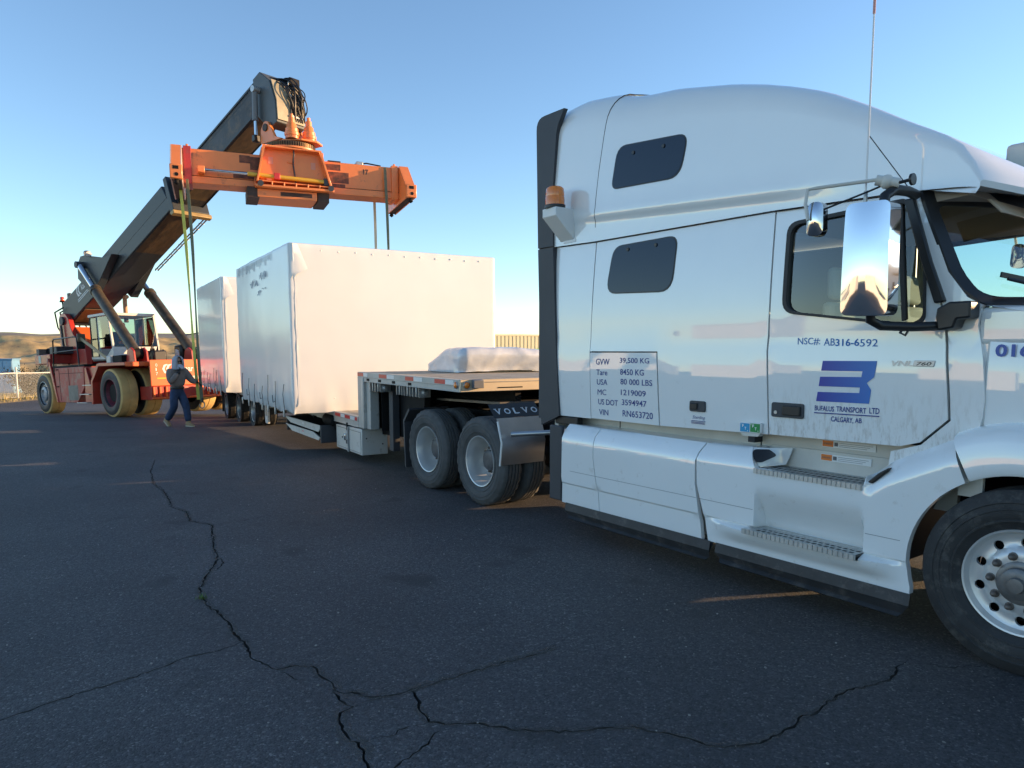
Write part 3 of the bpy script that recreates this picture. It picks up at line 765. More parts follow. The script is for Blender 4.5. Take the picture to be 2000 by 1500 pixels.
cowl = MB().loft([[ws(u/10, 0, d) [:2]+(2.065-dz,) for u in range(-10, 11)] for d, dz in ((-.01, 0), (.05, .012), (.13, .03), (.24, .05))])
T(cowl.build('cowl', WHITE))
# ---- interior
TAN = mat('tan_upholstery', (.62,.54,.42), .8, var=.15); HEADL = mat('beige_headliner', (.40,.33,.25), .8); GREYI = mat('grey_interior', (.030,.034,.042), .7)
for yy in (5.22, 6.18):
    s = T(MB().loft([[(x+.0, yy+w_*k, z) for k in (-1,-.6,0,.6,1)] for x, z, w_ in ((-2.45,1.52,.24),(-2.75,1.55,.26),(-2.95,1.52,.25),(-2.96,1.40,.25),(-2.45,1.38,.24),(-2.45,1.52,.24))]).build('seat', TAN, smooth=60))
    bk = MB()
    for a, b, w0, w1, th in (((-2.86,1.50),(-2.94,2.16),.25,.24,.12), ((-2.94,2.18),(-2.98,2.42),.17,.15,.10)):
        bk.loft([[(a[0],yy-w0,a[1]),(a[0],yy+w0,a[1]),(a[0]-th,yy+w0,a[1]),(a[0]-th,yy-w0,a[1])],[(b[0],yy-w1,b[1]),(b[0],yy+w1,b[1]),(b[0]-th*.8,yy+w1,b[1]),(b[0]-th*.8,yy-w1,b[1])]], closed=True, caps=True)
    T(bk.build('seat_back', TAN, bevel=.035))
T(MB().prism([(-2.25,1.2),(-2.25,1.75),(-2.12,1.98),(-1.75,2.03),(-1.62,2.0),(-1.62,1.2)], 4.72, 6.68).build('dashboard', GREYI, bevel=.03))
T(MB().tube([(-2.42+.10*sin(a)*.6, 6.18+.23*cos(a), 1.93+.22*sin(a)) for a in [2*pi*i/24 for i in range(24)]], .017, 8, closed=True).build('steering_wheel', BLACK))
T(MB().box(-3.42, -3.36, 4.70, 6.70, 1.1, 2.0).build('bunk_partition', GREYI))
T(MB().prism([(-3.4,2.775),(-1.98,2.765),(-1.94,2.71),(-2.25,2.69),(-2.4,2.72),(-3.4,2.73)], 4.68, 6.72).build('overhead_console', HEADL))
T(MB().prism([(-1.90,2.69),(-1.88,2.69),(-1.80,2.60),(-1.82,2.60)], 4.80, 5.62).build('sun_visor', HEADL, bevel=.005))
T(MB().obox((-1.86,5.62,2.50), ((1,0,.1),(0,1,0),(0,0,1)), (.015,.13,.09)).build('dash_camera', GREYI, bevel=.02))
# ---- hood, fenders, nose
def hood_sec(x):
    t = (x+1.775)/2.15; ys = lerp(4.625, 4.80, t**1.4); zs = lerp(1.955, 1.55, t**1.5); zc = lerp(2.045, 1.66, t**1.4); pts = []
    for z in (1.25, 1.40, 1.55, 1.70): pts.append((ys-.012*sin(pi*(z-1.25)/.7), min(z, zs-.1)))
    for k in range(7):
        a = pi/2*k/6; pts.append((ys+.10*(1-cos(a)), zs-.07+.07*sin(a)))
    for k in range(1, 7): pts.append((lerp(ys+.10, TC, k/6), lerp(zs, zc, sin(pi/2*k/6))))
    o = [(x, y, z) for y, z in pts]
    o[0] = (x, ys-.0, 1.25); return o+[(px, 2*TC-y, z) for px, y, z in reversed(o[:-1])]
HX = [-1.775,-1.76,-1.7,-1.5,-1.2,-.9,-.6,-.3,0,.2,.33,.375]
hs = [hood_sec(x) for x in HX]
hs[0] = [(x, lerp(y, TC, .012), z-.006) for x, y, z in hs[0]]
hd = MB().loft([[(x-.03, lerp(y, TC, .05), z-.03) for x, y, z in hs[0]]]+hs)
T(hd.build('hood', WHITE, smooth=35))
def arc(cx, cz, r, a0, a1, n): return [(cx+r*cos(RAD(lerp(a0, a1, i/n))), cz+r*sin(RAD(lerp(a0, a1, i/n)))) for i in range(n+1)]
WX, WZ, WR = -1.49, .525, .525
fd = MB(); rings = []
for i in range(29):
    a = RAD(lerp(8, 116.5, i/28)); f_ = sin(pi*min(1, max(0, (i)/28*.9+.1))); r2 = lerp(.76, .87, sstep(30, 110, math.degrees(a)))
    rr_ = [(.625,4.56),(.605,4.50),(.60,4.474),(.615,4.464),(.67,4.466),(r2-.08,4.474),(r2-.03,4.490),(r2,4.53),(r2+.02,4.60),(r2+.03,4.70)]
    rings.append([(WX+r*cos(a)*(1.0 if a > pi/2 else 1.05), y, WZ+r*sin(a)) for r, y in rr_])
fd.loft(rings); both('fender', fd, WHITE, smooth=50)
T(MB().loft([[(x, TC+s*w_, z) for s in (-1,-.9,-.5,0,.5,.9,1)] for x, z, w_ in ((-.60,.32,1.18),(.25,.32,1.14),(.50,.40,1.08),(.52,.70,1.08),(.45,.86,1.08),(.2,.90,1.10))]).build('bumper', WHITE, smooth=50))
both('bumper_side', sheet(rpoly([(-.74,.33),(.25,.33),(.47,.50),(.45,.86),(.30,.92),(-.70,.92)], .05), lambda x, z: (x, 4.53+.10*max(0, x+.1), z), .15, thick=.05), WHITE)
both('nose_side', sheet([(-.80,.55),(.36,.55),(.36,1.42),(-.80,1.36)], lambda x, z: (x, 4.655+.06*max(0, x+.1), z), .2, thick=.03), WHITE)
T(MB().box(.15, .395, 4.95, 6.45, .88, 1.60).build('grille', BLACK, bevel=.05))
both('headlight', MB().loft([[(.30+dx, 4.62+y, z) for y, z in ((.0,1.0),(.26,.98),(.26,1.25),(.03,1.28))] for dx in (-.25, .05)], closed=True, caps=True), mat('headlamp_lens', (.55,.58,.6), .08, coat=1), bevel=.03)
both('wheel_arch_liner', MB().loft([[(WX+.66*cos(RAD(a)), y, WZ+.66*sin(RAD(a))) for y in (4.53, 5.15)] for a in range(0, 186, 8)]), BLACK)
# ---- side fairings
f1 = [(-5.425,.304),(-4.880,.303),(-4.902,.50),(-4.962,.80),(-4.958,1.0),(-4.954,1.076),(-5.412,1.080)]
f2 = [(-4.872,.303),(-3.676,.300),(-3.704,.51),(-3.748,.75),(-3.752,.93),(-3.715,1.072),(-4.946,1.076),(-4.950,1.0),(-4.954,.80),(-4.894,.50)]
archp = [p for p in arc(WX, WZ, .60, 202, 119.5, 16)]
f3 = [(-3.612,.305)]+[(-2.064,.307)]+archp[1:]+[(-1.845,1.19),(-1.885,1.288),(-2.23,1.115),(-2.372,1.0),(-2.378,.940),(-3.194,.946),(-3.285,1.085),(-3.70,1.072),(-3.735,.95),(-3.728,.75),(-3.655,.52)]
fa, _ = both('side_fairing', sheet(f1, F3, .06, thick=.04, extra=[((x0_, z_), (x1_, z_)) for x0_, x1_ in ((-5.41,-4.93),) for z_ in (.494, .512, .632, .66)]), WHITE)
both('side_fairing', sheet(f2, F3, .06, thick=.04, extra=[((x0_, z_), (x1_, z_)) for x0_, x1_ in ((-4.87,-3.73),) for z_ in (.494, .512, .632, .66)]), WHITE)
both('step_fairing', sheet(f3, F3, .032, thick=.05, extra=[((-3.62,z_),(-2.07,z_)) for z_ in (.335,.375,.415,.455,.472,.485,.4975,.512,.632)]+[((x_,.50),(x_,.84)) for x_ in (-3.19,-3.1775,-3.165,-2.40,-2.38,-2.36)]), WHITE)
both('fairing_joint', MB().box(-3.78, -3.58, 4.60, 4.65, .32, 1.0), CREAM)
both('fairing_joint', MB().box(-4.98, -4.85, 4.60, 4.65, .32, 1.0), CREAM)
both('slot_backing', MB().box(-1.87, -1.74, 4.60, 4.63, .95, 1.26), CREAM)
both('fairing_end_plate', MB().box(-5.616, -5.43, 4.485, 4.53, .31, 1.062), DKGREY, bevel=.012)
both('hood_slot', MB().box(-1.84, -1.72, 4.64, 4.68, 1.2, 1.95), WHITE)
both('cowl_corner', MB().box(-1.825, -1.42, 4.618, 4.82, 1.84, 2.052), WHITE, bevel=.03)
T(MB().box(-1.80, -1.25, 4.70, 6.70, 1.2, 1.96).build('firewall', DARKF))
for x0, x1, xt in ((-5.36, -3.585, -3.60), (-3.53, -2.055, -2.10)):
    mb = MB(); mb.loft([[(x0, 4.49, .31),(x1, 4.49, .31)],[(x0, 4.475, .235),(x1, 4.475, .235)],[(x0+.03, 4.50, .19),(xt, 4.50, .17)],[(x0+.05, 4.47, .165),(xt-.02, 4.47, .155)],[(x0+.05, 4.49, .15),(xt-.02, 4.49, .145)],[(x0+.05, 4.56, .30),(xt, 4.56, .30)]])
    both('rubber_skirt', mb, mat('scuffed_black_skirt', (.030,.030,.032), .55, var=.4, vscale=5, dirt=((.10,.09,.08), .3, 9, None, None)), smooth=25)
for x0, x1 in ((-5.29,-4.93),(-4.925,-3.73),(-3.70,-3.20),(-2.35,-2.13)): both('fairing_line', MB().box(x0, x1, yF(x0, .634)-.002, yF(x0, .634)+.004, .632, .6355), mat('shadow_gap_grey', (.22,.23,.24), .6))
# steps: perforated alloy treads
def tread(x0, x1, y0, y1, z, th=.036):
    mb = MB(); n = 19; holes = []
    for r_, yy in enumerate((.22, .5, .78)):
        for i in range(n):
            u = (i+.5+(.5 if r_ % 2 else 0)*.8)/(n+.6); x = lerp(x0, x1, u); y = lerp(y0, y1, yy); hw = (x1-x0)/n*.34; hh = (y1-y0)*.075
            holes.append([(x-hw, y-hh), (x+hw, y-hh), (x+hw, y+hh), (x-hw, y+hh)])
    vs = []; ed = []
    for pl in [[(x0,y0),(x1,y0),(x1,y1),(x0,y1)]]+holes:
        o = len(vs); vs += [V(p) for p in pl]; ed += [(o+i, o+(i+1) % len(pl)) for i in range(len(pl))]
    r = delaunay_2d_cdt(vs, ed, [], 0, 1e-6)
    fs = [tuple(f) for f in r[2] if not any(inpoly(sum(r[0][i].x for i in f)/3, sum(r[0][i].y for i in f)/3, h) for h in holes)]
    mb.add([(p.x, p.y, z) for p in r[0]], fs)
    nb = 24
    for i in range(nb):      # knurled front edge
        a, b = lerp(x0, x1, i/nb), lerp(x0, x1, (i+.82)/nb); mb.box(a, b, y0-.006, y0+.001, z-th, z+.0005)
    mb.box(x0, x1, y0, y0+.01, z-th, z-.001)
    dk = MB().box(x0+.005, x1-.005, y0+.012, y1-.004, z-.04, z-.02)
    return mb, dk
for (x0, x1, y0, y1, z) in ((-3.197, -2.383, 4.475, 4.765, .945), (-3.225, -2.365, 4.395, 4.60, .500)):
    a, b = tread(x0, x1, y0, y1, z); A = both('step_tread', a, ALU, smooth=0); b = both('step_pan', b, BLACK)
both('step_riser', sheet([(-3.21,.93),(-2.37,.93),(-2.25,1.09),(-3.26,1.09)], lambda x, z: (x, 4.772+.012*(z-.93), z), .2, thick=.01), CREAM)
both('fairing_top', MB().box(-5.41, -3.30, 4.578, 4.81, 1.062, 1.072), WHITE)
both('step_grab_recess', sheet(rpoly([(-3.272,1.072),(-3.155,1.078),(-3.095,1.04),(-3.175,.985),(-3.20,.985)], .018), lambda x, z: (x, yF(x, z)-.006 if x < -3.23 else lerp(yF(-3.23, z), 4.625, (x+3.23)/.15)-.012, z), .05, thick=.01), BLACK)
both('step_cheek', sheet([(-3.285,1.082),(-3.06,1.086),(-3.10,.96),(-3.195,.945),(-3.21,.96)], lambda x, z: (x, lerp(4.50+.08*max(0, (z-.93)/.15)**2, 4.74, sstep(-3.25, -3.07, x)), z), .05, thick=.01), WHITE)
both('step_corner', MB().prism([(-2.375,.955),(-2.30,1.03),(-2.235,1.075),(-2.24,1.05),(-2.33,.96)], 4.50, 4.62), BLACK, bevel=.008)
# ---- fuel tank, frame, fifth wheel, side extenders
both('fuel_tank', MB().lathe([(0,-.09),(.15,-.085),(.28,-.055),(.335,0),(.345,.03),(.345,1.9),(.33,1.93),(0,1.95)], (-5.78, 5.0, .70), (1,0,0), 40), ALUW)
for y in (5.27, 6.05): T(MB().box(-8.75, .2, y, y+.08, .72, 1.0).build('frame_rail', DARKF))
for x in (-8.7, -7.55, -6.4, -5.9): T(MB().box(x, x+.1, 5.35, 6.05, .76, .96).build('cross_member', DARKF))
T(MB().box(-6.35, -5.75, 5.36, 6.04, .9, 1.02).build('deck_plate', ALU))
fw = MB(); fw.lathe([(0,.0),(.45,.0),(.45,-.05),(0,-.05)], (-7.55, TC, 1.145), (0,0,1), 24); fw.box(-8.0,-7.6,5.4,6.0,1.09,1.13)
T(fw.build('fifth_wheel', DARKF))
mb = MB()
for k in range(3): mb.tube([(-5.74, 5.4+.18*k, 1.7), (-6.2, 5.42+.2*k, 1.25+.05*k), (-6.7, 5.5+.15*k, 1.15), (-7.0, 5.6+.1*k, 1.32)], .022, 6)
T(mb.build('air_hose', BLACK, smooth=60))
ext = [(-5.862,1.035),(-5.60,1.145),(-5.640,1.775),(-5.700,2.84),(-5.705,3.39),(-5.655,3.96),(-5.53,4.118),(-5.80,4.125),(-5.945,4.10),(-5.99,4.03),(-5.925,2.87)]
ex1 = [p for p in ext if p[1] < 2.83]; ex1 = [(-5.862,1.035),(-5.590,1.147),(-5.640,1.775),(-5.697,2.826),(-5.921,2.826)]
ex2 = rpoly([(-5.922,2.838),(-5.697,2.838),(-5.705,3.39),(-5.650,3.96),(-5.535,4.118),(-5.95,4.118)], [0,0,.3,.3,0,.12])
yE = lambda x, z: (x, 4.585-.02*max(0, (-5.7-x))/.3, z)
both('side_extender', sheet(ex1, yE, .15, thick=.05), DKGREY, bevel=.01)
both('side_extender', sheet(ex2, yE, .15, thick=.05), DKGREY, bevel=.01)
both('side_extender_inner', MB().box(-5.94, -5.70, 4.60, 4.68, 1.1, 4.08), DKGREY)
# ---- quarter fender with lettering band
def qf(u, v_):   # u across (y), v up
    return (interp([(.52,-6.385),(.8,-6.345),(1.05,-6.43),(1.21,-6.58)], v_), u, v_)
for sgn in (0, 1):
    ms = MB().loft([[qf(y, z) for y in (4.40,4.44,4.7,4.98,5.01)] for z in (.545,.65,.8,.92,1.01,1.062)])
    edge = MB().tube([qf(4.405, z) for z in (.545,.65,.8,.92,1.03)], .013, 6)
    bnd = MB().loft([[qf(y, z)[:1]+(y, z) for y in (4.38, 5.03)] for z in (1.066,1.12,1.17,1.21)]); bnd.loft([[(qf(y, 1.21)[0], y, 1.21) for y in (4.38,5.03)],[(qf(y, 1.21)[0]-.03, y, 1.20) for y in (4.38,5.03)]])
    bar = MB().cyl((-6.30, 4.50, .895), (-5.76, 5.06, .945), .028, 14)
    if sgn: ms, edge, bnd, bar = [q.mirror_y(TC) for q in (ms, edge, bnd, bar)]
    T(ms.build('quarter_fender', STAINL, smooth=60)); T(edge.build('fender_edge', LABELW, smooth=60)); b_ = T(bnd.build('mudflap_band', BLACK)); T(bar.build('fender_support', STAINL, smooth=60))
    if not sgn:
        for i, ch in enumerate('VOLVO'):
            y = 4.425+i*.124
            text(ch, y, 1.102, .085 if ch != 'L' else .075, .058, lambda u, v_: V((qf(u, v_)[0]+.004, u, v_)), mat('pale_lettering', (.62,.66,.70), .5), truck, bold=.025)
            o = bpy.context.scene.collection.objects[-1]; T(o)
            if ch in 'VL':
                sb = MB()
                for yy, zz, ww in (((y+.012,1.158,.034),(y+.075,1.158,.03)) if ch == 'V' else ((y+.015,1.158,.034),(y+.03,1.102,.05))): sb.box(qf(yy,zz)[0]+.003, qf(yy,zz)[0]+.005, yy-ww/2, yy+ww/2, zz-.004, zz+.004)
                T(sb.build('lettering', MATS['pale_lettering']))
# ---- beacon on its bracket
br = MB().prism([(4.605,3.155),(4.375,3.155),(4.375,3.075),(4.605,2.865)], -5.60, -5.395, 'yz')
T(br.build('beacon_bracket', LABELW, bevel=.006)); T(MB().box(-5.55,-5.37,4.600,4.612,2.845,2.875).build('bracket_foot', LABELW))
T(MB().lathe([(0,0),(.10,0),(.10,.03),(0,.03)], (-5.50,4.45,3.157), (0,0,1), 20).build('beacon_base', BLACK))
bc = T(MB().lathe([(.092,0),(.092,.07),(.089,.075),(.089,.085),(.090,.09),(.086,.15),(.07,.168),(0,.172)], (-5.50,4.45,3.188), (0,0,1), 24).build('beacon_lens', AMBER, smooth=60))
# ---- mirrors
mh = MB()
for t, s in ((0,.86),(.18,.97),(.5,1),(.82,.97),(1,.86)):
    pass
head = rpoly([(-2.400,2.015),(-2.392,2.668),(-2.128,2.655),(-2.116,2.005)], .05)
def mirr(x, z, d): return (x, 4.15-.026*(1-((x+2.26)/.16)**2)*(1-((z-2.34)/.34)**2)+d, z)
mb = sheet(head, lambda x, z: mirr(x, z, 0), .04, thick=.12)
mh = T(mb.build('mirror_head', CHROME, smooth=50, bevel=.02)); T(mb.mirror_y(TC).build('mirror_head', CHROME, smooth=50, bevel=.02))
both('mirror_glass', sheet(inset(head, .015), lambda x, z: (x, 4.272, z), .2, thick=.01), BLACK)
sm = rpoly([(-2.640,2.510),(-2.632,2.715),(-2.532,2.705),(-2.528,2.50)], .045)
both('spot_mirror', sheet(sm, lambda x, z: (x, 4.14-.03*(1-((x+2.585)/.055)**2)*(1-((z-2.61)/.11)**2), z), .02, thick=.05), CHROME, smooth=50, bevel=.01)
both('spot_mirror_stem', MB().tube([(-2.605,4.10,2.60),(-2.628,4.10,2.70),(-2.635,4.13,2.79),(-2.60,4.17,2.80),(-2.26,4.26,2.80)], .011, 7), CREAM)
both('spot_mirror_stay', MB().tube([(-2.53,4.15,2.66),(-2.3,4.24,2.74),(-2.2,4.27,2.775)], .006, 6), BLACK)
both('mirror_clamp', MB().cyl((-2.27,4.24,2.795),(-2.16,4.30,2.765),.03,10).sphere((-2.22,4.27,2.78),.042,10,6), CREAM)
both('mirror_clamp_knob', MB().cyl((-2.16,4.28,2.765),(-2.085,4.28,2.77),.010,8).lathe([(0,0),(.033,.003),(.033,.018),(0,.022)], (-2.09,4.28,2.77), (1,0,0), 14), BLACK)
both('mirror_arm', MB().tube([(-2.20,4.58,2.74),(-2.19,4.46,2.745),(-2.19,4.30,2.735),(-2.20,4.22,2.69),(-2.20,4.21,2.62)], .030, 10), BLACK, smooth=60)
both('mirror_arm', MB().tube([(-2.25,4.22,2.06),(-2.255,4.23,1.985),(-2.22,4.29,1.952),(-2.10,4.42,1.945),(-1.97,4.54,1.95),(-1.935,4.58,1.99)], .028, 10), BLACK, smooth=60)
both('mirror_mount', MB().prism(rpoly([(-1.985,1.92),(-1.90,1.935),(-1.885,1.985),(-1.815,1.99),(-1.815,2.085),(-1.93,2.085),(-1.995,2.05),(-2.0,2.0)], .015), 4.47, 4.60), BLACK, bevel=.012)
both('mirror_mount_clip', MB().tube([(-2.14,4.40,1.955),(-2.15,4.38,1.91),(-2.12,4.38,1.895),(-2.11,4.40,1.93)], .008, 6), BLACK)
both('window_deflector', sheet([(-2.285,2.73),(-2.225,2.73),(-2.095,2.34),(-2.0,2.095),(-2.06,2.085),(-2.155,2.34)], lambda x, z: (x, yS(x, z)-.028, z), .1, thick=.03), BLACK, bevel=.008)
ant = MB().tube([(-2.342,4.27,2.63),(-2.343,4.27,2.75)], .012, 8); T(ant.build('antenna_base', STEEL))
T(MB().tube([(-2.343,4.27,2.75),(-2.346,4.27,3.75)], [.006,.005], 8).build('antenna', mat('white_fibreglass', (.75,.74,.72), .4)))
T(MB().tube([(-2.346,4.27,3.75),(-2.352,4.27,4.9)], [.008,.006], 8).build('antenna', mat('red_fibreglass', (.62,.28,.22), .4)))
# ---- handles, lettering, stickers
for (x0, x1, z0, z1, px0, px1) in ((-3.150,-2.892,1.324,1.430,-3.055,-2.912), (-3.916,-3.757,1.310,1.398,-3.905,-3.83)):
    o = T(MB().prism(rpoly([(x0,z0),(x1,z0),(x1,z1),(x0,z1)], .018), 4.590, 4.606).build('handle_plate', DKGREY, bevel=.004))
    T(MB().prism(rpoly([(px0,z0+.018),(px1,z0+.018),(px1,z1-.018),(px0,z1-.018)], .01), 4.575, 4.5895).build('handle_grip', BLACK, bevel=.006))
T(MB().cyl((-3.112,4.586,1.358),(-3.112,4.592,1.358),.013,12).build('lock', STEEL))
def print_on(fn, e=.0025): return lambda u, v_: V((u, fn(u, v_)-e, v_))
pS = print_on(yS)
def lt(s, x, z, w_, h, m=NAVY, **k): return T(text(s, x, z, w_, h, pS, m, truck, **k))
rows = [('GVW',-5.060,1.671,.184,.056,'39,500 KG',-4.742,1.684,.363,.054),('Tare',-5.053,1.573,.150,.053,'8450 KG',-4.735,1.584,.294,.053),('USA',-5.046,1.483,.144,.053,'80 000 LBS',-4.730,1.497,.390,.052),
        ('MC',-5.036,1.388,.119,.053,'1219009',-4.724,1.400,.308,.052),('US DOT',-5.027,1.297,.264,.053,'3594947',-4.713,1.310,.307,.053),('VIN',-5.017,1.200,.126,.053,'RN653720',-4.702,1.207,.372,.058)]
for a in rows: lt(a[0], a[1], a[2], a[3], a[4], bold=0 if a[0] == 'MC' else .006); lt(a[5], a[6], a[7], a[8], a[9], bold=.006)
lt('NSC#:', -2.969, 1.842, .170, .052, BLUEP, bold=.004); lt('AB', -2.772, 1.838, .080, .049, BLUEP, bold=.004); lt('316-6', -2.688, 1.834, .165, .049, BLUEP, bold=.02); lt('592', -2.518, 1.830, .118, .049, BLUEP, bold=.004)
lt('BUFALUS', -2.813, 1.391, .142, .036, NAVY, bold=.016); lt('TRANSPORT', -2.655, 1.394, .206, .037, NAVY, bold=.016); lt('LTD', -2.428, 1.397, .066, .038, NAVY, bold=.016)
lt('CALGARY,', -2.690, 1.318, .157, .042, NAVY, bold=.016); lt('AB', -2.522, 1.328, .046, .033, NAVY, bold=.016)
T(MB().prism([(-2.815,1.372),(-2.362,1.379),(-2.362,1.386),(-2.815,1.379)], 4.5985, 4.602).build('underline', NAVY))
# emblem
gm = bpy.data.materials.new('emblem_print'); gm.use_nodes = True; n_ = gm.node_tree.nodes; tcn = n_.new('ShaderNodeTexCoord'); sxn = n_.new('ShaderNodeSeparateXYZ'); gm.node_tree.links.new(tcn.outputs['Object'], sxn.inputs[0])
mrn = n_.new('ShaderNodeMapRange'); mrn.inputs[1].default_value = -2.80; mrn.inputs[2].default_value = -2.40; gm.node_tree.links.new(sxn.outputs[0], mrn.inputs[0])
rpn = n_.new('ShaderNodeValToRGB'); rpn.color_ramp.elements[0].color = (.022,.035,.33,1); rpn.color_ramp.elements[1].color = (.025,.17,.52,1); gm.node_tree.links.new(mrn.outputs[0], rpn.inputs[0]); gm.node_tree.links.new(rpn.outputs[0], n_['Principled BSDF'].inputs['Base Color']); n_['Principled BSDF'].inputs['Roughness'].default_value = .35
bo = [(-2.804,1.456),(-2.432,1.460),(-2.422,1.550),(-2.453,1.594),(-2.406,1.634),(-2.392,1.738),(-2.766,1.735),(-2.775,1.667),(-2.485,1.669),(-2.491,1.632),(-2.781,1.626),(-2.789,1.561),(-2.497,1.563),(-2.500,1.527),(-2.795,1.521)]
T(sheet(bo, lambda x, z: (x, yS(x, z)-.003, z), .08).build('emblem', gm))
# model badge
T(MB().prism([(-2.170,1.708),(-2.046,1.706),(-2.038,1.744),(-2.162,1.744)], 4.594, 4.606).build('badge_plate', SATIN, bevel=.003))
T(text('VNL', -2.300, 1.708, .130, .034, lambda u, v_: V((u, 4.596, v_)), SATIN, truck, bold=.03, shear=.25))
T(text('760', -2.148, 1.714, .090, .022, lambda u, v_: V((u, 4.592, v_)), BLACK, truck, shear=.25, bold=.01))
yH = lambda x, z: 4.610
T(text('016', -1.728, 1.770, .178, .072, lambda u, v_: V((u, 4.6105, v_)), MIDBLUE, truck, bold=.03))
lt('Sterling', -3.892, 1.243, .130, .034, NAVY, shear=.3, bold=-.004)
for k, (z, w_) in enumerate(((1.232,.14),(1.221,.13),(1.212,.135))): T(MB().box(-3.900, -3.900+w_, 4.5985, 4.606, z, z+.004).build('underline', NAVY))
# tax stickers on their holder
T(MB().prism([(-3.410,1.186),(-3.222,1.192),(-3.222,1.268),(-3.410,1.264)], 4.575, 4.600).build('sticker_holder', LABELW, bevel=.003))
T(MB().prism([(-3.404,1.184),(-3.228,1.190),(-3.25,1.165),(-3.38,1.16)], 4.58, 4.64).build('sticker_bracket', CREAM))
for i, (x0, m_) in enumerate(((-3.401, mat('cyan_sticker', (.02,.30,.55), .5)), (-3.311, mat('green_sticker', (.015,.26,.06), .5)))):
    T(MB().box(x0, x0+.082, 4.572, 4.5745, 1.194+.003*i, 1.258+.003*i).build('tax_sticker', m_))
    for ch, dx, dz, hh in (('F', .018, .034, .022), ('T', .040, .014, .022), ('I', .006, .05, .01), ('A', .065, .004, .011)):
        T(text(ch, x0+dx, 1.195+.003*i+dz, hh*.7 if ch != 'I' else .003, hh, lambda u, v_: V((u, 4.571, v_)), LABELW, truck, bold=.04))
for (x0, x1, z0, z1, y) in ((-2.850, -2.482, 1.022, 1.072, 4.770), (-2.860, -2.47, 1.118, 1.168, 4.797)):
    T(MB().box(x0, x1, y-.004, y+.002, z0, z1).build('warning_label', LABELW))
    T(MB().box(x0+.004, x0+.085, y-.0065, y-.0045, z0+.004, z1-.004).build('label_heading', ORANGEP))
    T(text('WARNING', x0+.012, z0+.018, .065, .013, lambda u, v_: V((u, y-.0075, v_)), INKG, truck))
    T(MB().box(x0+.094, x0+.120, y-.0065, y-.0045, z0+.012, z1-.012).build('label_pictogram', INKG))
    ln = MB()
    for k in range(3): ln.box(x0+.13, x1-.02-.02*k, y-.0062, y-.0045, z1-.016-.012*k, z1-.0125-.012*k)
    T(ln.build('label_text_lines', mat('pale_ink', (.35,.35,.35), .6)))

# ---- wheels
def tyre_mesh(R, W, n=72, drive=False, rimr=.29):
    h = W/2; sw = .012
    prof = [(rimr,-h*.72),(rimr+.03,-h*.86),(rimr+.05,-h*.95),(rimr+.055,-h*.95-.006),(rimr+.064,-h*.96-.006),(rimr+.068,-h*.97),(rimr+.09,-h-sw*.5),(rimr+.118,-h-sw*.45),(rimr+.121,-h-sw*.45-.004),(rimr+.127,-h-sw*.42-.004),(rimr+.130,-h-sw*.4),(R-.078,-h-sw*.1),(R-.074,-h-.006),(R-.066,-h-.005),(R-.055,-h+.004),(R-.02,-h+.014),(R-.004,-h+.028)]
    k = 4 if not drive else 5
    for i in range(k):
        a = -h+.028+(W-.056)*(i+.36)/(k-.28); 
        if i < k-1:
            g0 = -h+.028+(W-.056)*(i+1)/k
            prof += [(R, g0-.008), (R-.016, g0-.005), (R-.016, g0+.005), (R, g0+.008)]
    prof += [(R-.004,h-.028),(R-.02,h-.014),(R-.055,h-.004),(R-.10,h+sw*.2),(rimr+.09,h+sw*.5),(rimr+.03,h*.86),(rimr,h*.72)]
    m = len(prof)
    def mod(i, kk, r):
        edge = i in (15, 16, m-7, m-6)
        if drive and edge and kk % 3 == 0: return r-.016
        if drive and i in (14, m-5) and kk % 3 == 0: return r-.006
        return r
    return MB().lathe(prof, (0,0,0), (0,1,0), n*(2 if drive else 1) if False else n, mod if drive else None)
def disc(r_out, prof, holes, hr, rr, n=10, y0=0):
    cut = [[(rr*cos(2*pi*i/n+.31)+hr*cos(a), rr*sin(2*pi*i/n+.31)+hr*1.0*sin(a)) for a in [2*pi*k/14 for k in range(14)]] for i in range(n)] if holes else []
    ol = [(r_out*cos(2*pi*k/56), r_out*sin(2*pi*k/56)) for k in range(56)]
    return sheet(ol, lambda u, v_: (u, interp(prof, math.hypot(u, v_)), v_), .022, holes=cut, thick=.02)
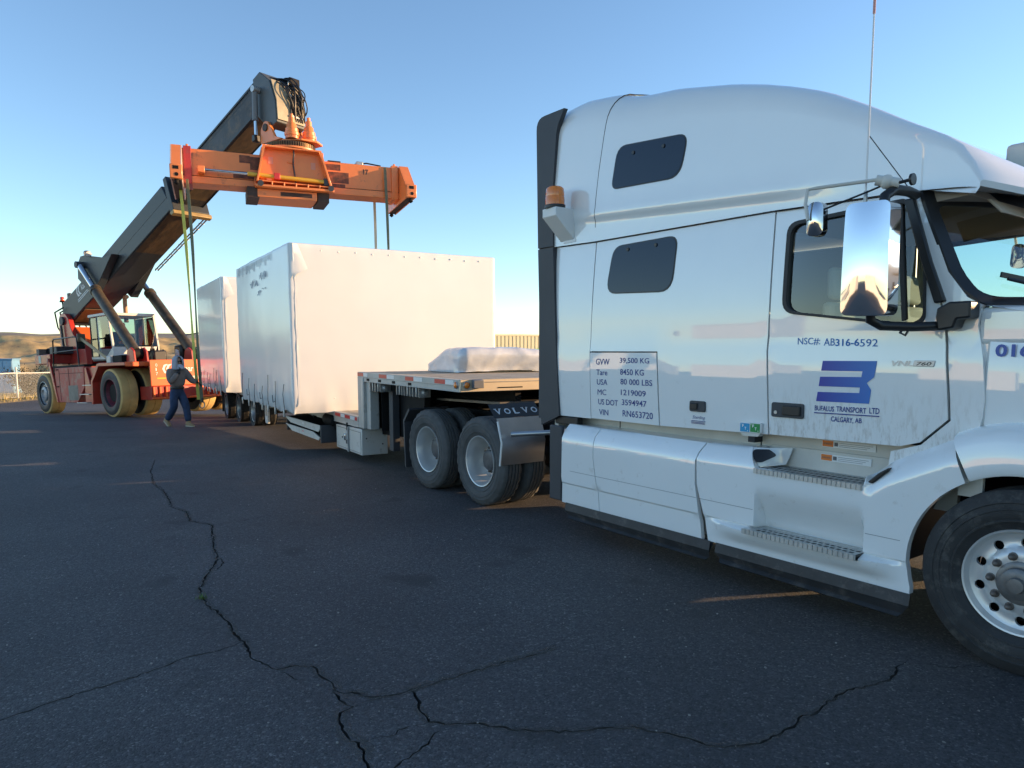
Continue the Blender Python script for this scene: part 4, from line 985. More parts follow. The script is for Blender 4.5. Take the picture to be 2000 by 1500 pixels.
def wheel(parent_fn, loc, R, W, style, tm, dual=False, side=-1, rimm=ALUW, name='wheel', nuts=10):
    "side -1: outer face towards -Y"
    e_ = empty(name); parent_fn(e_); e_.location = loc
    def put(mb, nm, mm, sm=40, bev=0):
        if side > 0: mb = MB().add([(x, -y, z) for x, y, z in mb.v], [tuple(reversed(f_)) for f_ in mb.f])
        return mb.build(nm, mm, e_, sm, bev)
    put(tyre_mesh(R, W, 84 if style == 'drive' else 64, style == 'drive').xf(Matrix.Translation((0, 0, 0))), 'tyre', tm)
    if dual: put(tyre_mesh(R, W, 84, True).xf(Matrix.Translation((0, W+.065, 0))), 'tyre', tm)
    h = W/2
    if style == 'steer':
        put(MB().lathe([(.292,-h*.66),(.300,-h*.80),(.298,-h*.88),(.288,-h*.86),(.278,-h*.70),(.270,-h*.62)], (0,0,0), (0,1,0), 64), 'rim_flange', rimm)
        pr = [(0,-h*.80),(.125,-h*.80),(.14,-h*.80),(.172,-h*.79),(.182,-h*.72),(.20,-h*.58),(.24,-h*.55),(.262,-h*.60),(.275,-h*.64)]
        put(disc(.272, pr, True, .027, .225), 'rim', rimm, 30)
        put(MB().lathe([(.25,-.01),(.25,.0),(0,.0)], (0,0,0), (0,1,0), 24), 'brake_drum', DARKF)
        put(MB().lathe([(.122,-h*.80),(.122,-h*.80-.012),(.105,-h*.80-.022),(.092,-h*.80-.022),(.088,-h*.80-.05),(.070,-h*.80-.062),(.045,-h*.80-.062),(.040,-h*.80-.085),(0,-h*.80-.088)], (0,0,0), (0,1,0), 32), 'hub', mat('greasy_hub', (.20,.195,.19), .45, .5, var=.3, vscale=12))
        yn, rn, nr, nl = -h*.80, .150, .019, .045
    else:
        put(MB().lathe([(.285,-h*.70),(.300,-h*.82),(.297,-h*.90),(.286,-h*.87),(.272,-h*.55),(.262,-h*.2),(.255,h*.75),(.245,h*1.0)], (0,0,0), (0,1,0), 56), 'rim_barrel', rimm)
        pr = [(0,h*.55),(.13,h*.55),(.175,h*.58),(.20,h*.75),(.235,h*.95),(.25,h*1.0)]
        put(disc(.252, pr, True, .026, .212, 10), 'rim', rimm, 30)
        put(MB().lathe([(.125,h*.55),(.12,h*.05),(.10,-h*.02),(.06,-h*.05),(0,-h*.06)], (0,0,0), (0,1,0), 28), 'hub', mat('grey_hub', (.11,.11,.115), .5, .4, var=.4, vscale=14))
        yn, rn, nr, nl = h*.55, .148, .017, .05
    mb = MB()
    for i in range(nuts):
        a = 2*pi*i/nuts; x, z = rn*cos(a), rn*sin(a)
        mb2 = MB().lathe([(nr*1.25,.004),(nr*1.25,-.006),(nr,-.008),(nr*.95,-nl*.6),(nr*.6,-nl*.9),(0,-nl)], (x, yn, z), (0,1,0), 10)
        if i == 0 or True: put(mb2, 'wheel_nut', MATS.get('rusty_nut') or mat('rusty_nut', (.17,.14,.12), .55, .5, var=.3, vscale=30), 50)
    return e_
def tp(e_): T(e_)
def wt(loc, *a, **k):
    e_ = wheel(lambda q: None, loc, *a, **k); e_.parent = truck; e_.location = V(loc)-V((-4.2, TC, 0)); return e_
wt((WX, 4.50+.14, WZ), WR, .285, 'steer', TYRE); wt((WX, 2*TC-4.64, WZ), WR, .285, 'steer', TYRE, side=1)
for x in (-6.93, -8.18):
    for s in (-1, 1):
        wt((x, 4.475+.14 if s < 0 else 2*TC-4.615, .52), .52, .275, 'drive', TYRED, dual=True, side=s, nuts=10)
for x in (WX, -6.93, -8.18): T(MB().cyl((x, 4.8, .52), (x, 6.6, .52), .075 if x == WX else .12, 12).build('axle', DARKF))
for x in (-6.93, -8.18): T(MB().sphere((x, TC, .55), .26, 14, 10).build('differential', DARKF))
# rear mudflap hangers behind the second drive axle
both('mudflap', MB().prism([(-8.80,.20),(-8.83,.20),(-8.86,.85),(-8.70,1.02),(-8.67,1.0),(-8.83,.83)], 4.50, 5.12), DKGREY)
# ================================================================== STEP DECK TRAILER (local x forward, y left; s = -x counts backwards from the kingpin)
KX, KY, TA = -7.55, 5.70, RAD(-4.6)
trailer = empty('flatbed_trailer', None, rotz(KX, KY, 0, TA))
tag(trailer, 'grey step deck trailer with red and white tape coupled behind the truck', 'trailer')
TM = rotz(KX, KY, 0, TA)
TRG = mat('trailer_grey_paint', (.46,.455,.43), .5, .25, var=.15, vscale=3, dirt=((.25,.22,.18), .25, 6, None, None))
def B(name, x0, x1, y0, y1, z0, z1, m=TRG, par=trailer, bevel=.006, mir=False):
    "box given in s (rearwards), y, z"
    o = MB().box(-x1, -x0, y0, y1, z0, z1).build(name, m, par, bevel=bevel)
    if mir: MB().box(-x1, -x0, -y1, -y0, z0, z1).build(name, m, par, bevel=bevel)
    return o
# upper deck
def rail(s0, s1, zt, zb):
    for sg in (-1, 1):
        mb = MB(); pr = [(1.30,zt),(1.30,zt-.075),(1.293,zt-.080),(1.293,zb+.012),(1.30,zb+.006),(1.30,zb),(1.20,zb),(1.20,zt)]
        mb.loft([[(-s, sg*y, z) for y, z in pr] for s in (s0, s1)], closed=True, caps=True); mb.build('side_rail', TRG, trailer, smooth=0)
rail(-.52, 3.06, 1.462, 1.318)
HDR = mat('header_aluminium', (.64,.54,.40), .45, .3, var=.08, vscale=3)  # same metal as the rails, golden low sun put into the colour
hb = B('front_header', -.535, -.50, -1.30, 1.30, 1.318, 1.465, HDR)
B('header_strip', -.541, -.536, -1.0, 1.28, 1.425, 1.433, STEEL); B('header_slot', -.540, -.5355, -.80, -.45, 1.352, 1.366, DARKF); B('header_slot', -.540, -.5355, .1, .45, 1.352, 1.366, DARKF)
WOODD = mat('weathered_deck_board', (.42,.37,.29), .75, var=.35, vscale=2.5, stretch=(.4,6,6), bump=.2, bscale=20)
nb = 13
for i in range(nb):
    y0 = -1.20+2.4*i/nb; MB().box(-3.04, .50, y0+.003, y0+2.4/nb-.003, 1.428, 1.4595+.002*random.random()).build('deck_board', WOODD, trailer, smooth=0)
for s in [-.2+.4*k for k in range(9)]: B('cross_beam', s, s+.06, -1.2, 1.2, 1.33, 1.42, DARKF, bevel=0)
# tapes and lamps
def tapes(segs, z0, z1):
    for s0, s1, rd in segs:
        for sg in (-1, 1):
            y0, y1 = (-1.3035, -1.3005) if sg < 0 else (1.3005, 1.3035)
            MB().box(-s1, -s0, y0, y1, z0, z1).build('reflective_tape', REDT if rd else WHT, trailer, smooth=0)
tapes([(2.795,3.06,1),(2.60,2.79,0),(1.80,2.11,1),(1.52,1.795,0),(.83,1.11,1),(.55,.825,0),(-.13,.17,1),(-.36,-.135,0)], 1.398, 1.452)
for (x, y, ax) in ((.43, -1.302, (0,-1,0)), (.537, -1.218, (1,0,0))):
    MB().lathe([(.042,0),(.045,.006),(.040,.012)], (x, y, 1.398), ax, 20).build('lamp_bezel', STEEL, trailer); MB().lathe([(.038,.006),(.034,.018),(.018,.026),(0,.028)], (x, y, 1.398), ax, 20).build('marker_lamp', AMBER, trailer, smooth=60)
MB().prism([(.54,1.362),(.54,1.468),(.60,1.455),(.60,1.362)], -1.155, -1.02).build('junction_box', mat('grey_box_paint', (.14,.15,.17), .5), trailer, bevel=.006)
B('header_hook', -.575, -.53, .18, .30, 1.33, 1.40, DARKF)
for s in (2.55, 2.05, 1.50, .92): B('rail_stake_pocket', s, s+.11, -1.2985, -1.285, 1.335, 1.372, DARKF, bevel=0)
# gooseneck
for y in (-.5, .42): 
    MB().prism([(.45,1.14),(.45,1.32),(-3.1,1.32),(-3.1,.42),(-2.75,.42),(-2.2,.90),(-1.2,1.12)], y, y+.08).build('gooseneck_beam', DARKF, trailer)
MB().prism([(.50,1.15),(.50,1.18),(-1.3,1.13),(-1.3,1.10)], -.75, .75).build('coupler_plate', mat('worn_steel_plate', (.18,.17,.16), .45, .6, var=.3), trailer)
MB().cyl((0,0,1.12),(0,0,1.02),.05,16).build('kingpin', DARKF, trailer)
B('bulkhead', 3.06, 3.10, -1.2, 1.2, .55, 1.43, TRG)
B('inner_bulkhead', 2.60, 2.63, -1.08, 1.08, .55, 1.32, DARKF)
for sg in (-1, 1):
    a, b = (-1.305, -1.16) if sg < 0 else (1.16, 1.305)
    B('step_post', 2.80, 3.062, a, b, .575, 1.392, TRG)
    B('step_gusset', 2.62, 2.798, min(a*.965, b*.965), max(a*.965, b*.965), .575, 1.33, TRG)
    B('post_channel', 2.86, 2.90, a-.002 if sg < 0 else b-.01, a+.01 if sg < 0 else b+.002, .60, 1.37, ALU)
for sg in (-1, 1):
    MB().prism([(-1.22,1.31),(-1.30,.95),(-2.0,.50),(-3.05,.45),(-3.05,1.31)], min(sg*.86, sg*.95), max(sg*.86, sg*.95)).build('gooseneck_web', DARKF, trailer)  # plates added deep and solid to stop sun passing under the deck
    B('landing_leg', 2.15, 2.30, min(sg*.97, sg*1.08), max(sg*.97, sg*1.08), .28, 1.30, DKGREY)
MB().box(-4.26,-2.945,.86,1.298,.125,.54).build('tool_box', mat('tool_box_paint', (.60,.60,.57), .42, .2, var=.08, vscale=2, dirt=((.3,.27,.22), .2, 8, None, None)), trailer, bevel=.008)  # unseen far-side box, added to block light under the trailer
B('dunnage_box', 1.35, 2.85, .98, 1.28, .14, .78, DKGREY)  # another unseen far-side box, added only to stop low sunlight
# strap winches under the rail
def winch(s, z, hh=.13):
    w_ = B('strap_winch', s-.012, s+.012, -1.285, -1.12, z-hh, z, STEEL)
    for d in (.10, -.10): MB().box(-s-d-.006, -s-d+.006, -1.285, -1.12, z-hh, z).build('winch_plate', STEEL, w_)
    MB().cyl((-s-.10,-1.2,z-hh*.55),(-s+.10,-1.2,z-hh*.55),.032,12).build('winch_drum', DARKF, w_); MB().lathe([(0,0),(.05,0),(.05,.02),(.03,.03),(.03,.05),(0,.05)], (-s+.105,-1.2,z-hh*.55), (1,0,0), 14).build('winch_cap', STEEL, w_)
for s in (2.45, 2.22, 1.38, 1.10, .80): winch(s, 1.315)
# lower deck
DS1 = 17.2
rail(3.10, DS1, .742, .57)
for i in range(nb):
    y0 = -1.20+2.4*i/nb; MB().box(-DS1+.02, -3.11, y0+.003, y0+2.4/nb-.003, .705, .738+.002*random.random()).build('deck_board', WOODD, trailer, smooth=0)
for y in (-.5, .42): B('main_beam', 3.0, DS1-.1, y, y+.1, .40, .70, DARKF)
for k in range(24): B('cross_beam', 3.4+.58*k, 3.46+.58*k, -1.2, 1.2, .58, .70, DARKF, bevel=0)
sg_ = [(3.14,3.25,1),(3.26,3.48,0),(3.50,3.76,1),(3.78,3.99,0),(4.0,4.29,1)]
for k in range(11): sg_ += [(4.55+1.1*k+.3, 4.82+1.1*k+.3, 1), (4.83+1.1*k+.3, 5.08+1.1*k+.3, 0)]
tapes(sg_, .672, .728)
for s in (3.66, 4.75): B('rail_hanger', s-.025, s+.025, -1.31, -1.20, .47, .60, DARKF)
B('rear_bumper', DS1-.1, DS1, -1.25, 1.25, .05, .15, DARKF); B('rear_sill', DS1, DS1+.06, -1.3, 1.3, .45, .74, TRG)
# tool box
tb = MB().prism([(-4.26,.125),(-2.945,.132),(-2.945,.553),(-4.26,.525)], -1.298, -.86).build('tool_box', mat('tool_box_paint', (.60,.60,.57), .42, .2, var=.08, vscale=2, dirt=((.3,.27,.22), .2, 8, None, None)), trailer, bevel=.008)
TBM = MATS['tool_box_paint']
for s0, s1 in ((3.60, 4.225), (2.99, 3.545)): MB().box(-s1, -s0, -1.306, -1.299, .165, .492).build('door', TBM, tb, bevel=.004); 
for s0, s1 in ((3.60, 4.225), (2.99, 3.545)):
    t = MB()
    t.box(-s1-.006,-s0+.006,-1.3005,-1.2985,.159,.165).box(-s1-.006,-s0+.006,-1.3005,-1.2985,.492,.498).box(-s1-.006,-s1,-1.3005,-1.2985,.165,.492).box(-s0,-s0+.006,-1.3005,-1.2985,.165,.492); t.build('door_seal', BLACK, tb)
MB().cyl((-3.57,-1.312,.12),(-3.57,-1.312,.54),.016,8).build('door_bar', STEEL, tb)
ch = MB()
for k in range(16):
    z = .14+.024*k; p = [(-3.555+.012*cos(a)*(1 if k % 2 else .3), -1.325+.012*cos(a)*(.3 if k % 2 else 1), z+.017*sin(a)) for a in [2*pi*i/8 for i in range(8)]]
    ch.tube(p, .0045, 5, closed=True)
ch.build('chain', STEEL, tb, smooth=60)
MB().box(-3.74,-3.69,-1.335,-1.307,.30,.42).build('latch', CHROME, tb, bevel=.008); MB().box(-3.66,-3.61,-1.33,-1.307,.25,.31).build('padlock', DKGREY, tb, bevel=.006); MB().cyl((-3.89,-1.306,.335),(-3.89,-1.318,.335),.016,10).build('lock', DKGREY, tb)
for (y, z) in ((-1.22,.40),(-.95,.30)): MB().cyl((-2.944,y,z),(-2.938,y,z),.012,8).build('bolt', DARKF, tb)
# ramps stored in their rack
RAMPC = mat('ramp_paint', (.62,.62,.59), .45, .15, var=.1, vscale=3, dirt=((.3,.27,.22), .2, 8, None, None))
for k, (z0, z1) in enumerate(((.355,.482),(.205,.330))):
    pol = [(-4.56,z1),(-6.95,z1-.02),(-7.0,z0+.09),(-6.6,z0+.005),(-4.66,z0),(-4.56,z0+.06)] if k == 0 else [(-4.56,z1-.07),(-5.0,z1),(-7.0,z1-.02),(-7.0,z0+.10),(-6.5,z0+.0),(-4.66,z0)]
    r_ = MB().prism(pol, -1.506, -1.488).build('loading_ramp', RAMPC, trailer, bevel=.004)
    MB().prism(pol, -.99, -.972).build('ramp_side', RAMPC, r_)
    for j in range(24): MB().box(-6.95+j*.1, -6.91+j*.1, -1.486, -.99, z1-.075, z1-.025).build('ramp_rung', DARKF, r_, smooth=0)
    MB().box(-5.72, -5.60, -1.5095, -1.5065, z0+.05, z0+.095).build('reflector', WHT, r_); MB().box(-5.70, -5.62, -1.512, -1.510, z0+.06, z0+.085).build('reflector', REDT if k else WHT, r_)
B('ramp_rack', 4.50, 4.555, -1.50, -.95, .17, .485, DKGREY); B('ramp_rack', 6.99, 7.04, -1.48, -.95, .17, .46, DKGREY)
for s in (5.2, 6.2): B('rack_hanger', s, s+.06, -1.15, -1.09, .46, .60, DARKF)
B('air_tank_bracket', 4.35, 4.47, -1.28, -.8, .42, .60, DARKF)
at_ = MB().lathe([(0,-.02),(.09,0),(.11,.05),(.11,.5),(.09,.55),(0,.57)], (-4.95,-1.25,.565), (1,0,0), 18).build('strap_roll', DARKF, trailer)
# winches and hooks along the lower rail
for s in (7.7, 8.6, 9.5, 10.4): winch(s, .565, .12)
MB().prism([(-9.95,.10),(-9.95,.56),(-9.90,.56),(-9.90,.22),(-9.72,.22),(-9.72,.56),(-9.67,.56),(-9.67,.05),(-9.90,.05)], -1.29, -1.24).build('landing_bracket', RAMPC, trailer)
# wheels
for s in (11.3, 13.2, 15.2):
    for sg in (-1, 1):
        wp = TM @ V((-s, sg*1.15, 0)); z = gz(wp.x, wp.y)+.40
        e_ = wheel(lambda q: None, (0,0,0), .40, .235, 'drive', TYRE, dual=True, side=sg, rimm=STEEL); e_.parent = trailer; e_.location = (-s, sg*1.19, z)
        e_.scale = (1,1,1)
    MB().cyl((-s,-1.0,z),(-s,1.0,z),.07,10).build('axle', DARKF, trailer)
B('mudflap', 16.0, 16.03, -1.3, -.75, -.12, .5, BLACK, mir=True)
B('side_lamp', 16.4, 16.5, -1.31, -1.295, .60, .66, mat('red_lens', (.6,.02,.01), .2, coat=1))

# ================================================================== WRAPPED CRATES
def wrap_mat():
    m = mat('white_shrink_wrap', (.80,.80,.78), .36, coat=.6, coat_r=.14, var=.03, vscale=.8, bump=.07, bscale=2.2, spec=.5)
    return m
WRAP = wrap_mat()
def crate(name, s0, s1, y0, y1, z0, z1, lab, seed, drop=0):
    L_, W_, H_ = s1-s0, y1-y0, z1-z0
    M = TM @ Matrix.Translation((-(s0+s1)/2, (y0+y1)/2, z0))
    o = empty(name, None, M); tag(o, lab, 'crate', 'white wrapped crates on the trailer')
    hx, hy = L_/2, W_/2; R_ = .035
    def lines(h0, h1, st):
        n = int((h1-h0)/st); a = [h0+(h1-h0)*i/n for i in range(n+1)]
        return sorted(set([h0, h0+R_*.35, h0+R_, h1-R_, h1-R_*.35, h1]+[q for q in a if h0+R_*1.2 < q < h1-R_*1.2]))
    X, Y, Z = lines(-hx, hx, .075), lines(-hy, hy, .075), lines(0, H_, .075)
    def pos(x, y, z):
        q = V((max(-hx+R_, min(hx-R_, x)), max(-hy+R_, min(hy-R_, y)), max(0, min(H_-R_, z))))
        d = V((x, y, z))-q; n = d.normalized() if d.length > 1e-6 else V((0,0,1)); p = q+n*R_ if d.length > 1e-6 else V((x,y,z))
        P = V((x, y, z))+V((seed*7., seed*3., 0))
        e = min(hx-abs(x), hy-abs(y)) if abs(n.z) < .5 else 9
        # distance to the nearest vertical edge / top / bottom within the face
        if abs(n.x) > .6: dv = hy-abs(y); t = y
        elif abs(n.y) > .6: dv = hx-abs(x); t = x
        else: dv = min(hx-abs(x), hy-abs(y)); t = x
        dt = H_-z; db = z
        f = .008*noise.noise(P*.7)+.002*noise.noise(P*2.6)
        f += .006*math.exp(-dv/.18)*noise.noise((t*2, z*7+seed, 3))
        f += .006*math.exp(-dt/.16)*noise.noise((t*6, z*1.5+seed, 5))
        k = math.exp(-db/.30)
        f += k*(.024*noise.noise((t*3.2, z*.9+seed, 7))+.010*noise.noise((t*9, z*2.+seed, 9)))-.05*math.exp(-db/.09)
        if db < .02: p = p+V((0, 0, .05*noise.noise((t*2.1+seed, 1, 2))-.03))
        return p+n*f
    idx = {}; mb = MB()
    def vid(x, y, z):
        k = (round(x, 4), round(y, 4), round(z, 4))
        if k not in idx: idx[k] = len(mb.v); mb.v.append(tuple(pos(x, y, z)))
        return idx[k]
    for A, B_, f in ((X, Y, lambda a, b: (a, b, H_)), (X, Z, lambda a, b: (a, -hy, b)), (X, Z, lambda a, b: (a, hy, b)), (Y, Z, lambda a, b: (hx, a, b)), (Y, Z, lambda a, b: (-hx, a, b))):
        for i in range(len(A)-1):
            for j in range(len(B_)-1):
                mb.f.append((vid(*f(A[i], B_[j])), vid(*f(A[i+1], B_[j])), vid(*f(A[i+1], B_[j+1])), vid(*f(A[i], B_[j+1]))))
    wr_ = mb.build('plastic_wrap', WRAP, o, smooth=70)
    MB().box(-hx+.05, hx-.05, -hy+.06, hy-.06, -.0, .10).build('skid', WOODD, o)
    # battens under the wrap show as bumps along the top edge of the front
    for i in range(11):
        y = -hy+.55+i*(W_-.9)/10; MB().sphere((hx+.004, y, H_-.10-.008*(i % 2)), .015, 8, 6, (.55, 1, 1)).build('stud', WRAP, wr_, smooth=80)
    for i in range(15): MB().sphere((hx+.006-.02, -hy+.5+i*.22, .20+.02*(i % 3)), .016, 8, 6, (.6, 1, 1)).build('stud', WRAP, wr_, smooth=80)
    # folded flap at the near top corner, taped seam down the front edge
    fl = MB(); q = random.Random(seed)
    for r0, r1 in ((0, .10), (.05, .16)):
        fl.loft([[(hx+.012+.02*k, -hy+r0*u+.02+.05*k, H_-.01-.60*u*(1-.15*k)) for u in [i/8 for i in range(9)]] for k in (0, 1)]); fl.loft([[(hx+.032, -hy+r0*u+.07, H_-.01-.51*u) for u in [i/8 for i in range(9)]], [(hx+.01, -hy+r1*u+.16, H_-.02-.40*u) for u in [i/8 for i in range(9)]]])
    fl.build('wrap_fold', WRAP, wr_, smooth=30)
    sm_ = MB().loft([[(hx+.008+.006*noise.noise((z*5, k, seed)), -hy+.09+.02*k+.012*noise.noise((z*3, 2, seed)), z) for z in [.1+i*.09 for i in range(26)]] for k in range(3)])
    sm_.build('wrap_seam', WRAP, wr_, smooth=40)
    # tie cords hanging over the hem
    n = 7
    for i in range(n):
        x = -hx+.45+(L_-.9)*i/(n-1)+q.uniform(-.1, .1); z = q.uniform(.36, .6); pts = [(x, -hy-.02, z), (x+q.uniform(-.05,.05), -hy-.035, z*.6), (x+q.uniform(-.03,.06), -hy-.03, .12), (x+.05, -hy-.03, -.06)]
        MB().tube(pts, .006, 5).build('tie_cord', BLACK, wr_, smooth=60)
        if i % 2: MB().tube([(x-.22, -hy-.03, .22), (x-.1, -hy-.05, .10), (x+.05, -hy-.05, .12)], .008, 5).build('tie_cord', BLACK, wr_, smooth=60)
        MB().box(x-.03, x+.03, -hy-.05, -hy-.02, -.12, .03).build('ratchet', STEEL, wr_, bevel=.01)
    return o, hx, hy, H_
c1, hx, hy, H_ = crate('wrapped_crate', 4.33, 8.93, -2.01, 1.945, .752, 3.585, 'big white wrapped crate nearest the truck, with handwriting on its shaded side', 1)
# stains and marker scribbles high on the shaded side, too worn to read
SCR = mat('worn_marker_ink', (.36,.41,.48), .6); q = random.Random(11)
def scribble(x, z, n, hgt, wd):
    mb = MB()
    for i in range(n):
        pts = [(x+i*wd+q.uniform(0, wd*.7), -hy-.016, z+q.uniform(0, hgt)) for _ in range(4)]
        mb.tube(pts, .0045, 4)
    return mb
for a in ((-.75, 2.28, 9, .16, .085), (.15, 2.36, 8, .17, .075), (-.1, 2.10, 4, .10, .08), (.3, 2.17, 3, .06, .12)): scribble(*a).build('marker_scribble', SCR, c1, smooth=0)
mb = MB()
for i in range(34): 
    x = -hx+.3+i*.095; mb.tube([(x, -hy-.008, H_-.05), (x+.02*q.uniform(-1,1), -hy-.014, H_-.05-q.uniform(.08,.2))], .004, 4)
tag(mb.build('stitching', mat('grey_thread', (.40,.44,.48), .6), c1), kind='stuff')
c2, _, _, _ = crate('wrapped_crate', 11.0, 15.1, -2.01, 1.945, .78, 3.60, 'rear white wrapped crate, smaller and beyond, next to the hooded man', 4)

# ================================================================== WRAPPED BUNDLE ON THE UPPER DECK
def bundle():
    s0, s1, y0, y1, h = 1.42, 2.72, -.27, 1.30, .375
    o = empty('wrapped_bundle', None, TM @ Matrix.Translation((-(s0+s1)/2, (y0+y1)/2, 1.464)))
    tag(o, 'flat plastic wrapped bundle lying on the upper trailer deck', 'bundle')
    mb = MB(); hx_, hy_ = (s1-s0)/2, (y1-y0)/2; R_ = .12
    def lines(h0, h1, st):
        n = max(2, int((h1-h0)/st)); return [h0+(h1-h0)*i/n for i in range(n+1)]
    X, Y, Z = lines(-hx_, hx_, .04), lines(-hy_, hy_, .04), lines(0, h, .03); idx = {}
    def pos(x, y, z):
        q_ = V((max(-hx_+R_, min(hx_-R_, x)), max(-hy_+R_, min(hy_-R_, y)), min(h-R_, z))); d = V((x, y, z))-q_
        n = d.normalized() if d.length > 1e-6 else V((0,0,1)); p = q_+n*R_ if d.length > 1e-6 else V((x,y,z))
        P = V((x*1.3+3, y*1.3, z*2)); f = .020*noise.noise(P*1.2)+.014*(noise.ridged_multi_fractal(P*1.7, .9, 2., 4, 1., 2.)-1.)
        p = p+n*f*(1 if z > .02 else .3)
        k = sstep(.75, 0, z/h)
        if x > hx_*.6: p.x -= .10*k*sstep(hx_*.6, hx_, x)                 # front leans out over its foot
        drop = .42*sstep(.1, -1, x/hx_)*sstep(.2, -1, y/hy_)+.18*sstep(.1, -1, x/hx_)+.10*sstep(.2, 1, y/hy_)
        p.z *= 1-drop
        if z < .012: p.z = .006+(.045*max(0, noise.noise((x*2.3, y*2.3, 9))) if x > hx_*.8 else 0)
        return p
    def vid(x, y, z):
        k = (round(x, 4), round(y, 4), round(z, 4))
        if k not in idx: idx[k] = len(mb.v); mb.v.append(tuple(pos(x, y, z)))
        return idx[k]
    for A, B_, f in ((X, Y, lambda a, b: (a, b, h)), (X, Z, lambda a, b: (a, -hy_, b)), (X, Z, lambda a, b: (a, hy_, b)), (Y, Z, lambda a, b: (hx_, a, b)), (Y, Z, lambda a, b: (-hx_, a, b))):
        for i in range(len(A)-1):
            for j in range(len(B_)-1): mb.f.append((vid(*f(A[i], B_[j])), vid(*f(A[i+1], B_[j])), vid(*f(A[i+1], B_[j+1])), vid(*f(A[i], B_[j+1]))))
    wr_ = mb.build('plastic_wrap', mat('translucent_wrap', (.60,.63,.67), .25, coat=.5, coat_r=.12, var=.10, vscale=6, bump=.15, bscale=9), o, smooth=40)
    MB().box(-hx_*.7, hx_*.7, -hy_*.7, hy_*.7, .0, .06).build('pallet', WOODD, o)
bundle()
# ================================================================== REACH STACKER (local x forward, y left)
ETA, GAM = RAD(17.1), RAD(2.4)
Xl = V((cos(GAM)*cos(ETA), cos(GAM)*sin(ETA), sin(GAM))); Yl = V((-sin(ETA), cos(ETA), 0)); Zl = Xl.cross(Yl)
OS = V((-25.414, 3.006, -.308))+Yl*2.05
SM = Matrix(((Xl.x,Yl.x,Zl.x,OS.x),(Xl.y,Yl.y,Zl.y,OS.y),(Xl.z,Yl.z,Zl.z,OS.z),(0,0,0,1)))
st = empty('reach_stacker', None, SM)
tag(st, 'red and black container reach stacker with its boom raised over the trailer', 'reach stacker')
RED = mat('faded_red_paint', (.42,.028,.020), .45, coat=.25, coat_r=.2, var=.18, vscale=1.5, dirt=((.22,.10,.07), .25, 5, None, None))
PINK = mat('sun_bleached_red_paint', (.47,.075,.055), .55, var=.15, vscale=1.2, dirt=((.36,.26,.20), .45, 2.2, None, None))
ORNG = mat('orange_red_paint', (.82,.14,.03), .4, coat=.3, coat_r=.15, var=.10, vscale=1.2)  # red paint of front faces with the sun's orange put into the colour
BOOMK = mat('boom_charcoal_paint', (.026,.032,.038), .5, var=.15, vscale=1.1)
BOOMU = mat('greasy_boom_underside', (.12,.08,.040), .5, .15, var=.45, vscale=1.6, stretch=(.5,3,3), dirt=((.05,.04,.03), .5, 3, None, None))  # warm brown glow of the low sun put into the underside colour
BOOMI = mat('worn_inner_boom', (.040,.040,.045), .5, .2, var=.5, vscale=2.2, dirt=((.13,.085,.05), .42, 4.5, None, None))
TIREB = mat('big_tyre_rubber', (.028,.028,.030), .6, var=.3, vscale=4, dirt=((.11,.10,.085), .25, 6, None, None))
TIRED = mat('dusty_tan_tread', (.68,.46,.18), .85, var=.18, vscale=3, bump=.15, bscale=30)
YEL = mat('yellow_paint', (.72,.40,.03), .4, coat=.3)
CABW = mat('cab_white_paint', (.62,.62,.58), .45, var=.1)
def SB(name, x0, x1, y0, y1, z0, z1, m, par=st, bevel=.02): return MB().box(x0, x1, y0, y1, z0, z1).build(name, m, par, bevel=bevel)
def SP(name, poly, y0, y1, m, par=st, bevel=.015): return MB().prism(poly, y0, y1).build(name, m, par, bevel=bevel)
# wheels
def bigwheel(x, y0, y1, R, out, rimm, recess):
    e_ = empty('wheel', st); c_ = (y0+y1)/2; e_.location = (x, c_, R); h = (y1-y0)/2; s = out
    pr = [(.42,-h*.75),(.44,-h*.92),(.55,-h),(R-.16,-h*.99),(R-.07,-h*.90)]
    t = MB().lathe(pr+[(p[0], -p[1]) for p in reversed(pr)], (0,0,0), (0,1,0), 56).build('tyre', TIREB, e_, smooth=50)
    MB().lathe([(R-.071,-h*.90),(R-.012,-h*.80),(R,-h*.6),(R,-.02),(R-.012,-.012),(R-.012,.012),(R,.02),(R,h*.6),(R-.012,h*.80),(R-.071,h*.90)], (0,0,0), (0,1,0), 56).build('tread', TIRED, e_, smooth=50)
    if recess is not None:
        o_ = s*h
        MB().lathe([(.455,o_*.80),(.47,o_*.93),(.45,o_*.95),(.43,o_*.80),(.40,o_*recess),(.0,o_*recess)], (0,0,0), (0,1,0), 44).build('rim', rimm, e_, smooth=40)
        q = MB()
        for i in range(22):
            a = 2*pi*i/22; q.cyl((.33*cos(a), o_*recess, .33*sin(a)), (.33*cos(a), o_*recess+s*.05, .33*sin(a)), .022, 6)
        q.build('wheel_nut', STEEL, e_)
        MB().lathe([(.27,o_*recess),(.26,o_*recess+s*.10),(.17,o_*recess+s*.13),(.16,o_*recess+s*.08),(0,o_*recess+s*.07)], (0,0,0), (0,1,0), 32).build('hub', mat('grey_wheel_hub', (.42,.42,.42), .5, .3, var=.2), e_, smooth=30)
    return e_
MAROON = mat('maroon_rim_paint', (.23,.05,.07), .5, var=.2)
AX = -.56
